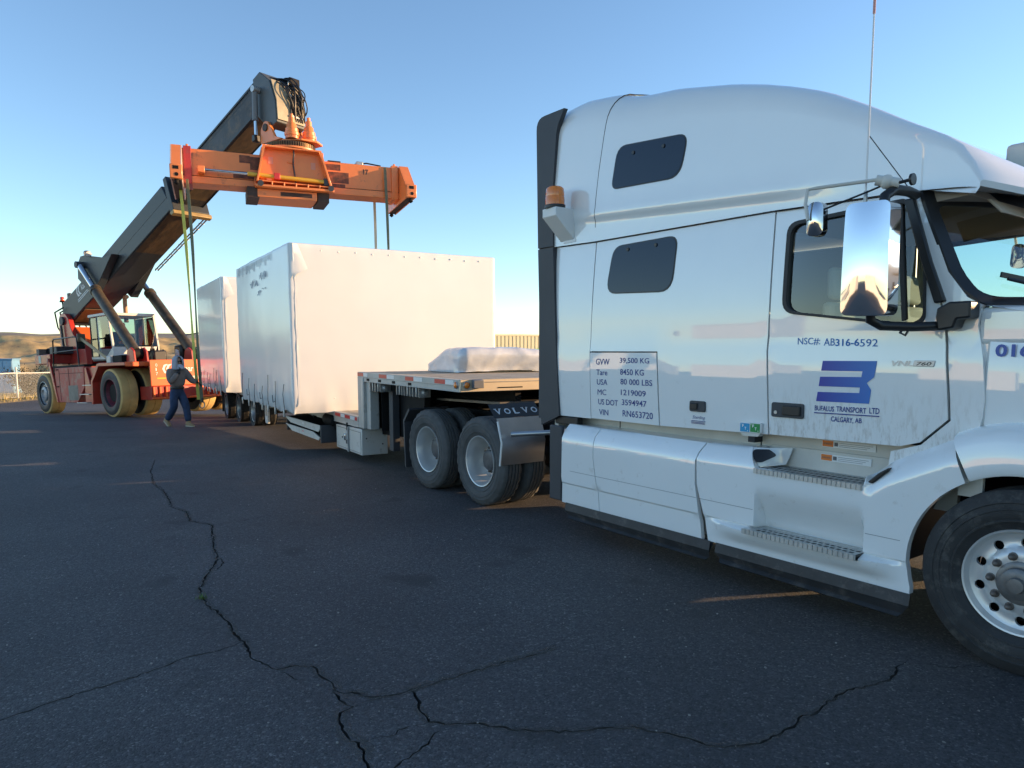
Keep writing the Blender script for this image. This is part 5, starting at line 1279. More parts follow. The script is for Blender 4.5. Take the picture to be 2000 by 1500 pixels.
for s in (-1, 1):
    a, b, c_, d = -2.03, -1.42, -1.24, -.64
    if s < 0: bigwheel(AX, a, b, .775, -1, MAROON, -.1); bigwheel(AX, c_, d, .775, -1, MAROON, None)
    else: bigwheel(AX, -b, -a, .775, 1, MAROON, -.1); bigwheel(AX, -d, -c_, .775, 1, MAROON, None)
    if s < 0: bigwheel(-7.33, -1.50, -.93, .765, -1, STEEL, .55)
    else: bigwheel(-7.33, .93, 1.50, .765, 1, STEEL, .55)
MB().cyl((AX,-1.9,.775),(AX,1.9,.775),.28,16).build('drive_axle', DARKF, st); MB().cyl((-7.33,-1.3,.76),(-7.33,1.3,.76),.2,12).build('steer_axle', DARKF, st)
# chassis
SB('chassis_frame', -7.5, .6, -.55, .55, .75, 1.75, RED)
SP('side_body', [(-6.05,.44),(-4.30,.44),(-3.70,.95),(-3.62,1.70),(-6.10,1.70)], -1.50, -.56, PINK)
SP('side_body', [(-6.05,.44),(-4.30,.44),(-3.70,.95),(-3.62,1.70),(-6.10,1.70)], .56, 1.50, PINK)
for x in (-5.72, -4.9): SB('panel_seam', x, x+.02, -1.506, -1.50, .5, 1.66, DARKF, bevel=0)
SB('panel_seam', -5.7, -3.7, -1.506, -1.50, 1.48, 1.495, DARKF, bevel=0)
SB('faded_patch', -5.0, -4.2, -1.507, -1.503, .52, 1.05, mat('bare_primer', (.27,.24,.19), .7, var=.3, vscale=3), bevel=0)
for z in (1.62, 1.0): SB('door_latch', -5.98, -5.80, -1.53, -1.50, z, z+.04, DARKF, bevel=.005)
SP('mudguard_strut', [(-6.60,1.95),(-6.42,1.95),(-5.90,.44),(-6.02,.44)], -1.53, -1.45, RED)
SP('mudguard_strut', [(-6.60,1.95),(-6.42,1.95),(-5.90,.44),(-6.02,.44)], 1.45, 1.53, RED)
SB('counterweight', -8.0, -6.55, -1.45, 1.45, 1.88, 2.24, RED)
SB('rear_deck', -6.55, -3.6, -1.48, 1.48, 1.70, 1.78, DARKF)
SB('rating_plate', -7.62, -7.40, -1.456, -1.451, 1.93, 2.20, mat('pale_green_plate', (.45,.55,.48), .5), bevel=0)
SB('tow_eye', -6.66, -6.5, -1.54, -1.45, 1.78, 2.08, PINK)
for x in (-7.52, -7.30, -7.08): MB().lathe([(.10,-.16),(.12,-.12),(.12,.10),(.07,.14),(0,.14)], (x+.1,-1.05,2.38), (0,1,0), 18).build('work_lamp', DKGREY, st)
SB('battery_box', -6.95, -6.3, -1.30, -.7, 2.24, 2.52, DKGREY); SB('lamp_box', -7.95, -7.68, -1.4, -1.1, 2.24, 2.48, mat('brown_grey_box', (.15,.12,.10), .6))
# boom support towers
tow = [(-7.45,1.75),(-7.42,3.60),(-7.30,3.74),(-7.08,3.82),(-6.80,3.78),(-6.56,3.60),(-6.42,3.25),(-6.20,2.95),(-5.80,2.72),(-5.30,2.66),(-5.20,1.75)]
for y in (-.72, .54): SP('boom_tower', tow, y, y+.18, ORNG if False else RED)
SB('tower_crossplate', -7.42, -7.38, -.54, .54, 1.75, 3.2, RED); MB().prism([(-6.45,3.22),(-6.40,3.26),(-5.30,2.58),(-5.30,2.50)], -.54, .54).build('tower_web', ORNG, st)
MB().cyl((-7.0,-.80,3.52),(-7.0,.80,3.52),.16,20).build('boom_pivot', DKGREY, st)
MB().tube([(-7.05,-.79,3.35),(-6.98,-.79,2.6),(-6.6,-.79,1.85)], .045, 8).build('hydraulic_hose', BLACK, st)
q = random.Random(4); hz = MB()
for i in range(6): hz.tube([(-7.2,-.6+.2*i,4.05),(-7.75,-.65+.2*i+q.uniform(-.1,.1),3.9),(-7.85,-.6+.2*i,3.4+q.uniform(-.1,.1)),(-7.5,-.6+.2*i,3.1+q.uniform(-.2,.1)),(-7.3,-.5+.15*i,3.3)], .03, 6)
hz.build('hydraulic_hose', BLACK, st, smooth=60)
# boom
SL = .37; bt = lambda x: 7.0+SL*x; bb = lambda x: 6.0+SL*x
bm = MB().prism([(-7.5,3.75),(-7.55,4.15),(-7.35,4.28),(-5.2,bt(-5.2)-.02),(.71,bt(.71)),(1.30,bb(1.30)),(-4.5,bb(-4.5)-.03),(-5.6,3.92),(-6.7,3.50),(-7.2,3.40)], -.52, .52)
boom = bm.build('boom', BOOMK, st, bevel=.04)
def along(x0, x1, zf, y0, y1, t, off):   # sheet on the under side
    return MB().prism([(x0, zf(x0)-off), (x1, zf(x1)-off), (x1, zf(x1)-off-t), (x0, zf(x0)-off-t)], y0, y1)
along(-4.4, 1.25, bb, -.46, .46, .012, .002).build('boom_underside', BOOMU, boom)
MB().prism([(-6.68,3.478),(-5.62,3.888),(-5.62,3.876),(-6.68,3.466)], -.46, .46).build('boom_underside', BOOMU, boom)
SP('boom_seam', [(-2.9,bb(-2.9)+.47),(1.0,bb(1.0)+.47),(1.0,bb(1.0)+.478),(-2.9,bb(-2.9)+.478)], -.5225, .5225, DARKF, boom, 0)
SP('boom_collar', [(.98,bt(.98)+.03),(1.16,bt(1.16)+.03),(1.52,bb(1.52)-.16),(1.30,bb(1.30)-.16)], -.60, .60, BOOMK, boom)
SP('boom_collar_lip', [(1.30,bb(1.30)-.165),(1.52,bb(1.52)-.165),(1.56,bb(1.56)-.30),(1.40,bb(1.40)-.30)], -.62, .66, mat('yellowed_steel', (.34,.24,.10), .5, .2, var=.3), boom)
inner = MB().prism([(.6,bt(.6)-.06),(6.05,bt(6.05)-.10),(6.10,bb(6.1)+.10),(.7,bb(.7)+.07)], -.40, .40).build('inner_boom', BOOMI, st, bevel=.03)
along(1.5, 6.05, bb, -.35, .35, .012, -.088).build('boom_underside', BOOMU, inner)
for y in (-.415, .415): SP('boom_edge', [(1.2,bt(1.2)-.10),(6.0,bt(6.0)-.12),(6.0,bt(6.0)-.06),(1.2,bt(1.2)-.045)], y-.015, y+.015, BOOMK, inner, .004); SP('boom_edge', [(1.4,bb(1.4)+.06),(6.0,bb(6.0)+.10),(6.0,bb(6.0)+.17),(1.4,bb(1.4)+.13)], y-.015, y+.015, BOOMK, inner, .004)
SP('grease_line', [(1.6,bt(1.6)-.20),(5.6,bt(5.6)-.22),(5.6,bt(5.6)-.23),(1.6,bt(1.6)-.21)], -.404, .404, BLACK, inner, 0)
# boom head
headp = [(5.85,bt(5.85)+.01),(6.18,9.30),(6.60,8.98),(6.80,8.42),(6.82,7.85),(6.62,7.78),(6.42,7.78),(6.00,8.16)]
hd_ = SP('boom_head', headp, -.45, .45, mat('grey_boom_head', (.075,.085,.09), .45, .1, var=.15), st, .02)
fp_ = SP('head_front_plate', [(6.63,9.0),(6.655,9.0),(6.845,8.43),(6.86,7.92),(6.835,7.92),(6.82,8.42)], -.43, .43, mat('yellow_grey_plate', (.33,.29,.20), .5, .1, var=.3, vscale=3), hd_, .004)
gb = MB()
for k in range(7): gb.cyl((6.885,-.02+.07*k,8.62),(6.90,-.02+.07*k,7.98),.016,6)
gb.build('hose_guide', BLACK, hd_); MB().beam((6.88,-.06,8.62),(6.88,.46,8.62),.03,.05).build('guide_clamp', CABW, hd_); MB().beam((6.90,-.06,8.08),(6.90,.40,8.08),.03,.05).build('guide_clamp', CABW, hd_)
for i in range(16):
    y = q.uniform(-.35,.42); a = V((6.35,y,9.18-.1*abs(y))); b = V((6.75+q.uniform(-.1,.35),y+q.uniform(-.2,.35),8.9+q.uniform(-.1,.45))); c_ = V((6.98+q.uniform(-.1,.3),y*.8+q.uniform(-.1,.35),8.45+q.uniform(-.25,.25))); d = V((6.9,.05+.4*q.random(),8.0+.3*q.random()))
    p = [a*(1-t)**3+b*3*t*(1-t)**2+c_*3*t*t*(1-t)+d*t**3 for t in [j/10 for j in range(11)]]
    MB().tube(p, q.choice((.016,.02,.026)), 6).build('hydraulic_hose', BLACK, hd_, smooth=60)
MB().tube([(6.72,.15+.10*cos(a),8.95+.14*sin(a)) for a in [2*pi*k/16 for k in range(13)]], .018, 6).build('hose_loop', CABW, hd_, smooth=60)
SB('valve_block', 6.45, 6.75, .1, .42, 9.0, 9.18, DARKF, hd_)
MB().cyl((6.12,-.46,8.82),(6.12,-.66,8.82),.085,14).build('damper_pin', STEEL, hd_)
MB().cyl((6.10,-.57,8.80),(6.05,-.57,8.05),.075,14).cyl((6.05,-.57,8.05),(6.05,-.57,8.02),.09,14).build('damper_cylinder', mat('grey_cylinder', (.14,.15,.16), .4), st)
MB().cyl((6.05,-.57,8.04),(6.03,-.57,7.60),.042,12).build('damper_rod', CHROME, st); MB().box(5.96,6.10,-.66,-.48,7.46,7.64).build('damper_clevis', BLACK, st, bevel=.02)
# lift cylinders and their brackets
for s in (-1, 1):
    y = s*.92
    br_ = SP('cylinder_bracket', [(-5.20,4.93),(-5.14,5.45),(-4.85,5.70),(-4.55,5.70),(-3.2,bt(-3.2)-.35),(-2.4,bt(-2.4)-.62),(-3.5,4.66),(-4.1,4.24)], min(s*.53, s*.80), max(s*.53, s*.80), BOOMK)
    MB().cyl((-4.66,s*.5,5.36),(-4.66,s*1.06,5.36),.12,16).build('cylinder_pin', DKGREY, br_)
    A = V((-.78, s*.98, 2.02)); Bp = V((-4.62, s*.94, 5.34)); D = (Bp-A)
    MB().cyl(A+D*.02, A+D*.70, .175, 20).cyl(A+D*.685, A+D*.715, .20, 20).build('lift_cylinder', mat('greasy_cylinder_paint', (.075,.062,.045), .45, .2, var=.5, vscale=3, dirt=((.16,.11,.06), .4, 4, None, None)), st)
    MB().cyl(A+D*.70, A+D*.985, .10, 18).build('cylinder_rod', CHROME, st)
    MB().cyl(A+V((0,-.16,0)), A+V((0,.16,0)), .17, 16).build('cylinder_foot', DARKF, st)
    for yy in (-.24, .17): SP('cylinder_lug', rpoly([(-1.05,1.70),(-.45,1.70),(-.50,2.12),(-.70,2.24),(-.92,2.14)], .08), A.y+yy, A.y+yy+.07, RED)
    fd_ = MB().prism([(-1.80,.42),(-1.74,1.18),(-1.22,1.72),(-1.05,1.75),(.70,1.72),(.72,1.62),(-1.10,1.64),(-1.62,1.14),(-1.68,.42)], min(s*.58, s*2.07), max(s*.58, s*2.07)).build('fender', RED, st, bevel=.01)
    SB('fender_front', .70, .735, min(s*.62, s*2.06), max(s*.62, s*2.06), 1.585, 1.73, ORNG)
# front plate with maker's mark
FX = .95
SB('front_plate', FX-.06, FX, -1.42, 1.42, .95, 1.775, ORNG, bevel=.015)
SP('front_apron', [(.2,.52),(FX-.02,.52),(FX-.02,.945),(.2,.945)], -1.42, 1.42, RED)
for i in range(14):
    if 5 <= i <= 7: continue
    SB('apron_rib', FX-.03, FX+.03, -1.38+i*.2, -1.32+i*.2, .60, .93, ORNG, bevel=.01)
SB('apron_bar', FX-.03, FX+.02, -1.42, 1.42, .53, .60, ORNG); MB().lathe([(0,0),(.22,0),(.22,.12),(.0,.14)], (FX-.02,-.42,.72), (1,0,0), 20).build('apron_boss', RED, st)
WP = mat('white_vinyl', (.80,.80,.78), .5); YP = mat('yellow_vinyl', (.80,.45,.02), .5)
fx = lambda u, v_: V((FX+.004, u, v_))
for i, d in enumerate('017'): text(d, -1.25, 1.56-.135*i, .062 if d != '1' else .03, .095, fx, WP, st)
def chevrons(fn, x, z, h, m, par):
    # two nested rounded brackets, the maker's mark in front of the name
    for k in range(2):
        ox = x+k*h*.42; pts = []
        outr = [(h*.55,h),(h*.22,h*.92),(0,h*.5),(h*.22,h*.08),(h*.55,0),(h*.80,0),(h*.42,h*.26),(h*.30,h*.5),(h*.42,h*.74),(h*.80,h)]
        mb = MB().add([fn(ox+a*.8, z+b) for a, b in outr], [tuple(range(len(outr)))]); mb.build('makers_mark', m, par, smooth=0)
chevrons(fx, -1.04, 1.33, .30, WP, st); text('Kalmar', -.64, 1.385, .62, .19, fx, WP, st, bold=.02)
for z in (1.20, 1.145):
    SB('stripe', FX+.001, FX+.004, -.85, .9, z, z+.034, WP, bevel=0)
for a, b in ((-1.22, -.86), (.905, 1.25)): SB('stripe', FX+.001, FX+.004, a, b, 1.17, 1.21, YP, bevel=0)
# mark on the boom side
dxy = V((1, 0, SL)).normalized(); nxy = V((-SL, 0, 1)).normalized(); b0 = V((-6.02, -.5235, 4.22))
fb = lambda u, v_: b0+dxy*u+nxy*v_
chevrons(fb, 0.02, .10, .38, mat('grey_vinyl', (.62,.64,.65), .5), st); text('kalm', .50, .18, .62, .24, fb, MATS['grey_vinyl'], st, bold=.02)
for v0 in (0.0, -.07): MB().add([fb(0.0, v0), fb(1.1, v0), fb(1.1, v0+.035), fb(0.0, v0+.035)], [(0,1,2,3)]).build('stripe', MATS['grey_vinyl'], st, smooth=0)
# cab
GC = glass('cab_glass', (.62,.74,.70), 1.2)
x0, x1, yw = -4.48, -3.02, .82
SB('cab_floor', x0, x1+.05, -yw, yw, 1.88, 1.96, DKGREY); cr = SB('cab_roof', x0-.08, x1+.0, -yw-.03, yw+.03, 3.46, 3.56, CABW)
fr_ = MB()
for (xa, xb) in ((x0+.04, x0), (x1-.03, x1+.18)):
    for s in (-1, 1): fr_.beam((xa, s*(yw-.03), 3.46), (xb, s*(yw-.03), 2.35 if xa > -4 else 1.96), .07, .07)
for s in (-1, 1): fr_.beam((x0+.62, s*(yw-.02), 3.46), (x0+.66, s*(yw-.02), 1.96), .06, .05)
fr_.build('cab_frame', CABW, st, bevel=.01)
SP('cab_lower', [(x0,1.96),(x0,2.35),(x1-.35,2.0),(x1+.20,2.36),(x1+.24,1.90)], -yw, yw, CABW)
for s in (-1, 1):
    MB().prism([(x0+.05,2.05),(x0+.6,2.05),(x0+.6,3.44),(x0+.05,3.44)], s*yw-.008, s*yw+.008).build('cab_window', GC, st); MB().prism([(x0+.70,2.36),(x1+.14,2.38),(x1-.02,3.44),(x0+.66,3.44)], s*yw-.008, s*yw+.008).build('cab_window', GC, st)
    wf = MB().tube([(x0+.05,s*yw-.01,2.05),(x0+.6,s*yw-.01,2.05),(x0+.6,s*yw-.01,3.44),(x0+.05,s*yw-.01,3.44)], .025, 6, closed=True).build('door_frame', BLACK, st)
MB().add([(x1+.175,-yw+.04,2.38),(x1+.175,yw-.04,2.38),(x1-.01,yw-.04,3.45),(x1-.01,-yw+.04,3.45)], [(0,1,2,3)]).build('cab_windscreen', GC, st); MB().add([(x0,-yw,2.0),(x0,yw,2.0),(x0+.02,yw,3.45),(x0+.02,-yw,3.45)], [(0,1,2,3)]).build('cab_rear_window', GC, st)
MB().loft([[(-3.95,-.24,2.3),(-3.95,.24,2.3)],[(-4.05,-.24,2.95),(-4.05,.24,2.95)],[(-4.15,-.2,2.95),(-4.15,.2,2.95)],[(-4.1,-.24,2.2),(-4.1,.24,2.2)],[(-3.5,-.24,2.2),(-3.5,.24,2.2)],[(-3.5,-.24,2.32),(-3.5,.24,2.32)],[(-3.95,-.24,2.3),(-3.95,.24,2.3)]]).build('cab_seat', DKGREY, st)
# driver in the cab is a seated figure in an orange vest: built below with the people
SB('dashboard', -3.25, -2.95, -.5, .5, 2.1, 2.42, DKGREY); MB().tube([(-3.32+.07*sin(a),.18*cos(a),2.62+.16*sin(a)) for a in [2*pi*k/16 for k in range(16)]], .016, 6, closed=True).build('steering_wheel', BLACK, st)
MB().cyl((-4.05,.28,3.30),(-4.05,.28,4.05),.075,14).tube([(-4.05,.28,4.05),(-4.03,.28,4.18),(-3.95,.28,4.24),(-3.86,.28,4.22)], .075, 12).build('exhaust_stack', mat('rusty_exhaust', (.40,.20,.11), .6, .2, var=.3, vscale=6), st, smooth=60)
# steps, rails, mirror, lamps
for i, z in enumerate((1.06, .75, .46)): SB('boarding_step', -3.22-.27*i, -2.5-.25*i, -1.75, -1.45, z-.03, z, ALU, bevel=.005)
SP('step_side', [(-3.62,1.66),(-3.50,1.66),(-2.95,.42),(-3.72,.42)], -1.48, -1.44, RED); SP('step_back', [(-3.6,1.66),(-2.45,1.66),(-2.45,.44),(-2.5,.44)], -1.40, -1.36, RED)
SP('step_side', [(-2.45,1.66),(-2.20,1.66),(-2.62,.42),(-2.95,.42)], -1.60, -1.56, BLACK)
MB().tube([(-6.30,-1.46,1.2),(-6.14,-1.46,2.70),(-6.06,-1.46,2.76),(-4.16,-1.46,2.76),(-4.08,-1.46,2.70),(-4.03,-1.46,1.30),(-3.95,-1.46,1.22),(-3.80,-1.46,1.22)], .026, 8).tube([(-6.2,-1.46,2.28),(-4.06,-1.46,2.30)], .020, 8).build('hand_rail', BLACK, st, smooth=60)
MB().tube([(-2.5,1.5,1.75),(-2.5,1.5,2.75),(-.9,1.5,2.78),(-.75,1.5,1.78)], .026, 8).tube([(-2.5,1.5,2.25),(-.85,1.5,2.28)], .02, 8).build('hand_rail', BLACK, st, smooth=60)
MB().beam((-4.05,-1.35,2.70),(-2.95,-1.0,1.98),.05,.09).build('mirror_stay', mat('tan_bar', (.45,.36,.22), .5), st); MB().obox((-4.15,-1.30,2.55), ((1,.3,0),(-.3,1,0),(0,0,1)), (.04,.14,.22)).build('mirror', BLACK, st, bevel=.03)
MB().obox((-4.05,-1.32,2.72), ((1,.3,0),(-.3,1,0),(0,0,1)), (.03,.16,.14)).build('mirror', mat('brown_mirror', (.16,.12,.08), .3), st, bevel=.03)
SB('headlamp_box', -1.70, -1.05, -1.35, -.80, 1.76, 2.0, DARKF); MB().lathe([(.125,0),(.135,.03),(.12,.04),(.06,.055),(0,.06)], (-1.06,-1.05,1.89), (1,0,0), 22).build('headlamp', mat('warm_lamp_lens', (.75,.68,.50), .12, coat=1), st, smooth=60)
SB('lamp_housing', -2.05, -1.75, -1.40, -1.1, 1.76, 2.0, CABW); hz = MB()
for k in range(9): hz.tube([(-1.3,-.75+.08*k,1.75),(-1.25+q.uniform(-.2,.2),-.7+.1*k,2.05+q.uniform(0,.25)),(-1.7,-.5+.1*k,1.9)], .02, 5)
hz.build('hydraulic_hose', BLACK, st, smooth=60)
SB('valve_cover', -1.6, -1.0, -.30, .15, 1.76, 2.15, BLACK, bevel=.05); SB('hose_reel', -1.7, -1.2, .75, 1.0, 1.8, 2.35, BLACK, bevel=.08); SP('reel_bracket', rpoly([(-1.3,1.77),(-.95,1.77),(-1.05,2.15),(-1.2,2.2)], .04), .55, .60, CABW)
MB().lathe([(.075,0),(.08,.01),(.075,.14),(.04,.17),(0,.17)], (-7.62,-.45,4.34), (0,0,1), 16).build('beacon', mat('red_beacon_lens', (.65,.08,.03), .25, coat=1), st, smooth=60); MB().cyl((-7.6,-.45,4.1),(-7.62,-.45,4.34),.03,8).cyl((-7.62,-.45,4.30),(-7.62,-.45,4.34),.10,12).build('beacon_post', DARKF, st)
SB('lifting_eye', -7.30, -7.10, -.4, -.3, 4.25, 4.62, BOOMK, bevel=.03)
for (x, y, z) in ((-4.75,-.62,5.82),(-4.1,-.85,5.70)): MB().lathe([(0,-.10),(.07,-.08),(.11,.03),(.11,.06)], (x,y,z), (1,0,-.5), 16).build('boom_lamp', DKGREY, st); MB().lathe([(.105,.055),(.06,.075),(0,.08)], (x,y,z), (1,0,-.5), 16).build('lamp_lens', LABELW, st)
lad = MB()
for y in (.56, .66): lad.beam((-2.2,y,bb(-2.2)-.16),(1.35,y,bb(1.35)-.16),.02,.04)
for k in range(11): lad.beam((-2.1+.34*k,.52,bb(-2.1+.34*k)-.16),(-2.1+.34*k,.70,bb(-2.1+.34*k)-.16),.025,.025)
lad.build('cable_ladder', STEEL, st)

# ================================================================== SPREADER (local x = towards the truck, y = along its length)
PC = SM @ V((6.9, 0, 7.3)); SPA = RAD(-13)
spr = empty('container_spreader', None, rotz(PC.x, PC.y, PC.z, SPA)); tag(spr, 'orange container spreader numbered 17 hanging from the boom tip', 'spreader')
PM = rotz(PC.x, PC.y, PC.z, SPA)
OR = mat('spreader_orange_paint', (.86,.24,.055), .42, coat=.3, coat_r=.2, var=.10, vscale=1.4, dirt=((.10,.045,.03), .12, 2.6, None, None))
ORD = mat('scraped_dark_steel', (.06,.035,.028), .6, .2, var=.4, vscale=4)
def QB(name, x0, x1, y0, y1, z0, z1, m=OR, par=spr, bevel=.012): return MB().box(x0, x1, y0, y1, z0, z1).build(name, m, par, bevel=bevel)
for s in (-1, 1):
    a, b = (-2.78, -.85) if s < 0 else (.75, 2.78)
    bmn = QB('telescopic_beam', -.33, .33, a, b, -1.06, -.40)
    QB('beam_flange', -.36, .37, a, b, -1.25, -1.075, OR)
    QB('beam_rail', .335, .36, a, b, -1.10, -1.065, ORD, bevel=0)
    for (ya, yb, za, zb) in (((-1.42,-1.16,-.64,-.45),(-1.58,-.98,-1.04,-.86),(-1.16,-.85,-.80,-.47)) if s < 0 else ((.70,1.16,-.62,-.46),(.75,1.38,-.95,-.66),(.76,1.28,-1.06,-.97))):
        QB('scraped_patch', .331, .334, ya, yb, za, zb, mat('scraped_paint', (.24,.075,.035), .6, .1, var=.6, vscale=5, dirt=((.04,.025,.02), .6, 4.5, None, None)), bmn, 0)
    # end beam with corner castings
    y = s*2.90
    gp = [(-.36,-.36),(.36,-.36),(1.14,-1.05),(1.14,-1.22),(.3,-1.28),(-.3,-1.28),(-1.14,-1.40),(-1.14,-1.22)]
    for dy in (-.13, .10): MB().prism([(-1.14,-1.42),(-1.14,-1.22),(-.40,-.40),(.40,-.36),(1.12,-1.02),(1.12,-1.36)], y+dy, y+dy+.03).build('end_beam_plate', OR if s > 0 else mat('pale_worn_orange', (.66,.46,.40), .5, var=.15), spr, bevel=.006)  # left plates paled: sky reflection in shade put into the colour
    MB().prism([(-1.14,-1.40),(1.12,-1.36),(1.12,-1.33),(-1.14,-1.37)], y-.10, y+.10).build('end_beam_underside', ORD, spr); MB().prism([(-1.14,-1.22),(-.40,-.40),(.40,-.36),(1.12,-1.02),(1.12,-1.05),(.40,-.39),(-.40,-.43),(-1.14,-1.25)], y-.10, y+.10).build('end_beam_cap', OR, spr)
    for x in (-1.14, 1.14):
        cc = QB('corner_casting', x-.12, x+.12, y-.14, y+.14, -1.36, -1.02, OR, bevel=.02)
        MB().box(x+.121, x+.124, y-.07, y+.06, -1.14, -1.06).build('casting_slot', DARKF, cc); MB().cyl((x+.12,y+.01,-1.26),(x+.126,y+.01,-1.26),.045,12).build('casting_hole', DARKF, cc)
        MB().lathe([(.05,0),(.05,-.06),(.065,-.09),(.0,-.14)], (x,y,-1.36), (0,0,1), 12).build('twistlock', DARKF, cc)
    for dx in (.30, .05): QB('strap_bracket', dx, dx+.04, y-s*.25-.03, y-s*.25+.03, -.40, -.30, OR)
    QB('strap_collar', -.40, .40, min(y-s*.16, y-s*.34), max(y-s*.16, y-s*.34), -1.28, -.36, RED if s < 0 else OR, bevel=.01)
# main frame
trap = [(-.86,-.22),(.60,-.25),(.88,-1.18),(-1.05,-1.14)]
cx_ = sum(p[0] for p in trap)/4; cz_ = sum(p[1] for p in trap)/4
QB('centre_box', -.44, .44, -.88, .70, -1.05, -.22)
fl_ = MB()
for i in range(4):
    a, b = trap[i], trap[(i+1) % 4]; ia, ib = [(cx_+(p[0]-cx_)*.93, cz_+(p[1]-cz_)*.93) for p in (a, b)]
    fl_.add([(x, *p) for x in (.44, .72) for p in (a, b, ib, ia)], [(0,1,2,3),(7,6,5,4),(0,4,5,1),(1,5,6,2),(2,6,7,3),(3,7,4,0)])
fl_.build('front_frame', OR, spr, bevel=.01); MB().prism(trap, .445, .47, 'yz').build('front_web', OR, spr)
MB().prism([(p[0], p[1]) for p in trap], -.72, -.445, 'yz').build('rear_frame', OR, spr, bevel=.01)
for (y, z) in ((-.66,-.55),(.42,-.60),(-.72,-.98)): QB('inspection_plate', .471, .477, y-.06, y+.06, z-.09, z+.09, mat('pink_plate', (.70,.30,.20), .5), bevel=.02)
MB().tube([(.60,-.10,-.20),(.62,-.08,-.35),(.52,-.10,-.6),(.50,-.06,-.9),(.55,-.05,-1.1)], .02, 6).build('control_cable', DKGREY, spr, smooth=60); QB('cable_clip', .475, .50, -.25, -.05, -.58, -.54)
SH = QB('lower_shelf', .44, .84, -1.08, .90, -1.30, -1.24); QB('shelf_back', .44, .47, -1.08, .90, -1.24, -1.0)
for k in range(7): QB('shelf_rib', .47, .80, -.98+.3*k, -.95+.3*k, -1.245, -1.14, OR, SH)
QB('belly_box', -.5, .62, -1.02, .48, -1.52, -1.31, OR); QB('belly_slot', .621, .626, -.45, .35, -1.46, -1.36, ORD, bevel=0)
for y in (-1.15, .62): QB('beam_guide', -.45, .60, y-.12, y+.18, -1.55, -1.27, ORD)
for y in (-.95, .82): MB().cyl((.78,y,-1.22),(.86,y,-1.22),.075,12).build('guide_roller', DKGREY, spr)
MB().cyl((.62,-1.25,-.97),(.62,.72,-1.02),.055,14).build('telescope_cylinder', YEL, spr); MB().cyl((.60,-2.30,-.95),(.62,-1.22,-.97),.032,12).build('telescope_rod', CHROME, spr); QB('rod_lug', .34, .66, -2.42, -2.26, -1.03, -.87, OR); QB('cylinder_lug', .47, .68, .66, .80, -1.12, -.93, DKGREY); QB('cylinder_clamp', .56, .69, -.6, -.45, -1.06, -.90, REDT); 
text('17', 1.78, -.66, .14, .14, lambda u, v_: V((.333, u, v_)), BLACK, spr, bold=.03)
QB('valve_stack', -.1, .2, .85, 1.2, -.40, -.33, ORD); QB('hose_block', -.1, .25, 1.62, 1.80, -.40, -.30, STEEL)
MB().tube([(.2,2.3,-.36),(.2,1.9,-.32),(.1,1.5,-.38)], .02, 6).build('control_cable', BLACK, spr, smooth=60)
# slew ring, top plate, motors, yoke
ring_ = MB().lathe([(0,-.16),(.60,-.16),(.60,-.02),(.0,-.02)], (0,-.08,0), (0,0,1), 48).build('slew_ring', ORD, spr)
th = MB()
for k in range(64):
    a = 2*pi*k/64; th.obox((.61*cos(a), -.08+.61*sin(a), -.09), ((cos(a), sin(a), 0), (-sin(a), cos(a), 0), (0,0,1)), (.025,.012,.055))
th.build('gear_teeth', mat('bronze_gear_steel', (.20,.12,.06), .45, .6, var=.3), ring_)
MB().lathe([(0,-.215),(.72,-.215),(.72,-.17),(0,-.17)], (0,-.1,0), (0,0,1), 40).build('ring_base', OR, spr)
rot = Matrix.Rotation(RAD(30), 4, 'Z')
pl = [(-.45,-.42),(.2,-.5),(.62,-.22),(.74,.2),(.55,.52),(.1,.5),(-.45,.42)]
MB().prism(pl, 0, .05, 'xy').xf(rot).build('rotator_plate', OR, spr, bevel=.01)
for s in (-1, 1):
    MB().prism(rpoly([(-.72,.05),(-.70,.42),(-.55,.60),(-.40,.60),(-.26,.42),(-.10,.16),(.25,.05)], [.02,.1,.1,.1,.1,.1,.02]), s*.50-.04, s*.50+.04).xf(rot).build('yoke_plate', OR, spr, bevel=.008)
    MB().cyl((-.48,s*.44,.44),(-.48,s*.57,.44),.10,16).xf(rot).build('yoke_pin', ORD, spr)
for (x, y) in ((.48,-.10),(.30,.36)):
    MB().lathe([(.17,.05),(.17,.12),(.19,.13),(.19,.20),(.165,.22),(.165,.30),(.13,.34),(.12,.42),(.085,.46),(.08,.58),(.045,.60),(.045,.68),(0,.69)], (x,y,0), (0,0,1), 24).build('slew_motor', OR, spr, smooth=35); MB().lathe([(.10,-.16),(.10,-.02)], (x,y,0), (0,0,1), 16).build('slew_pinion', ORD, spr)
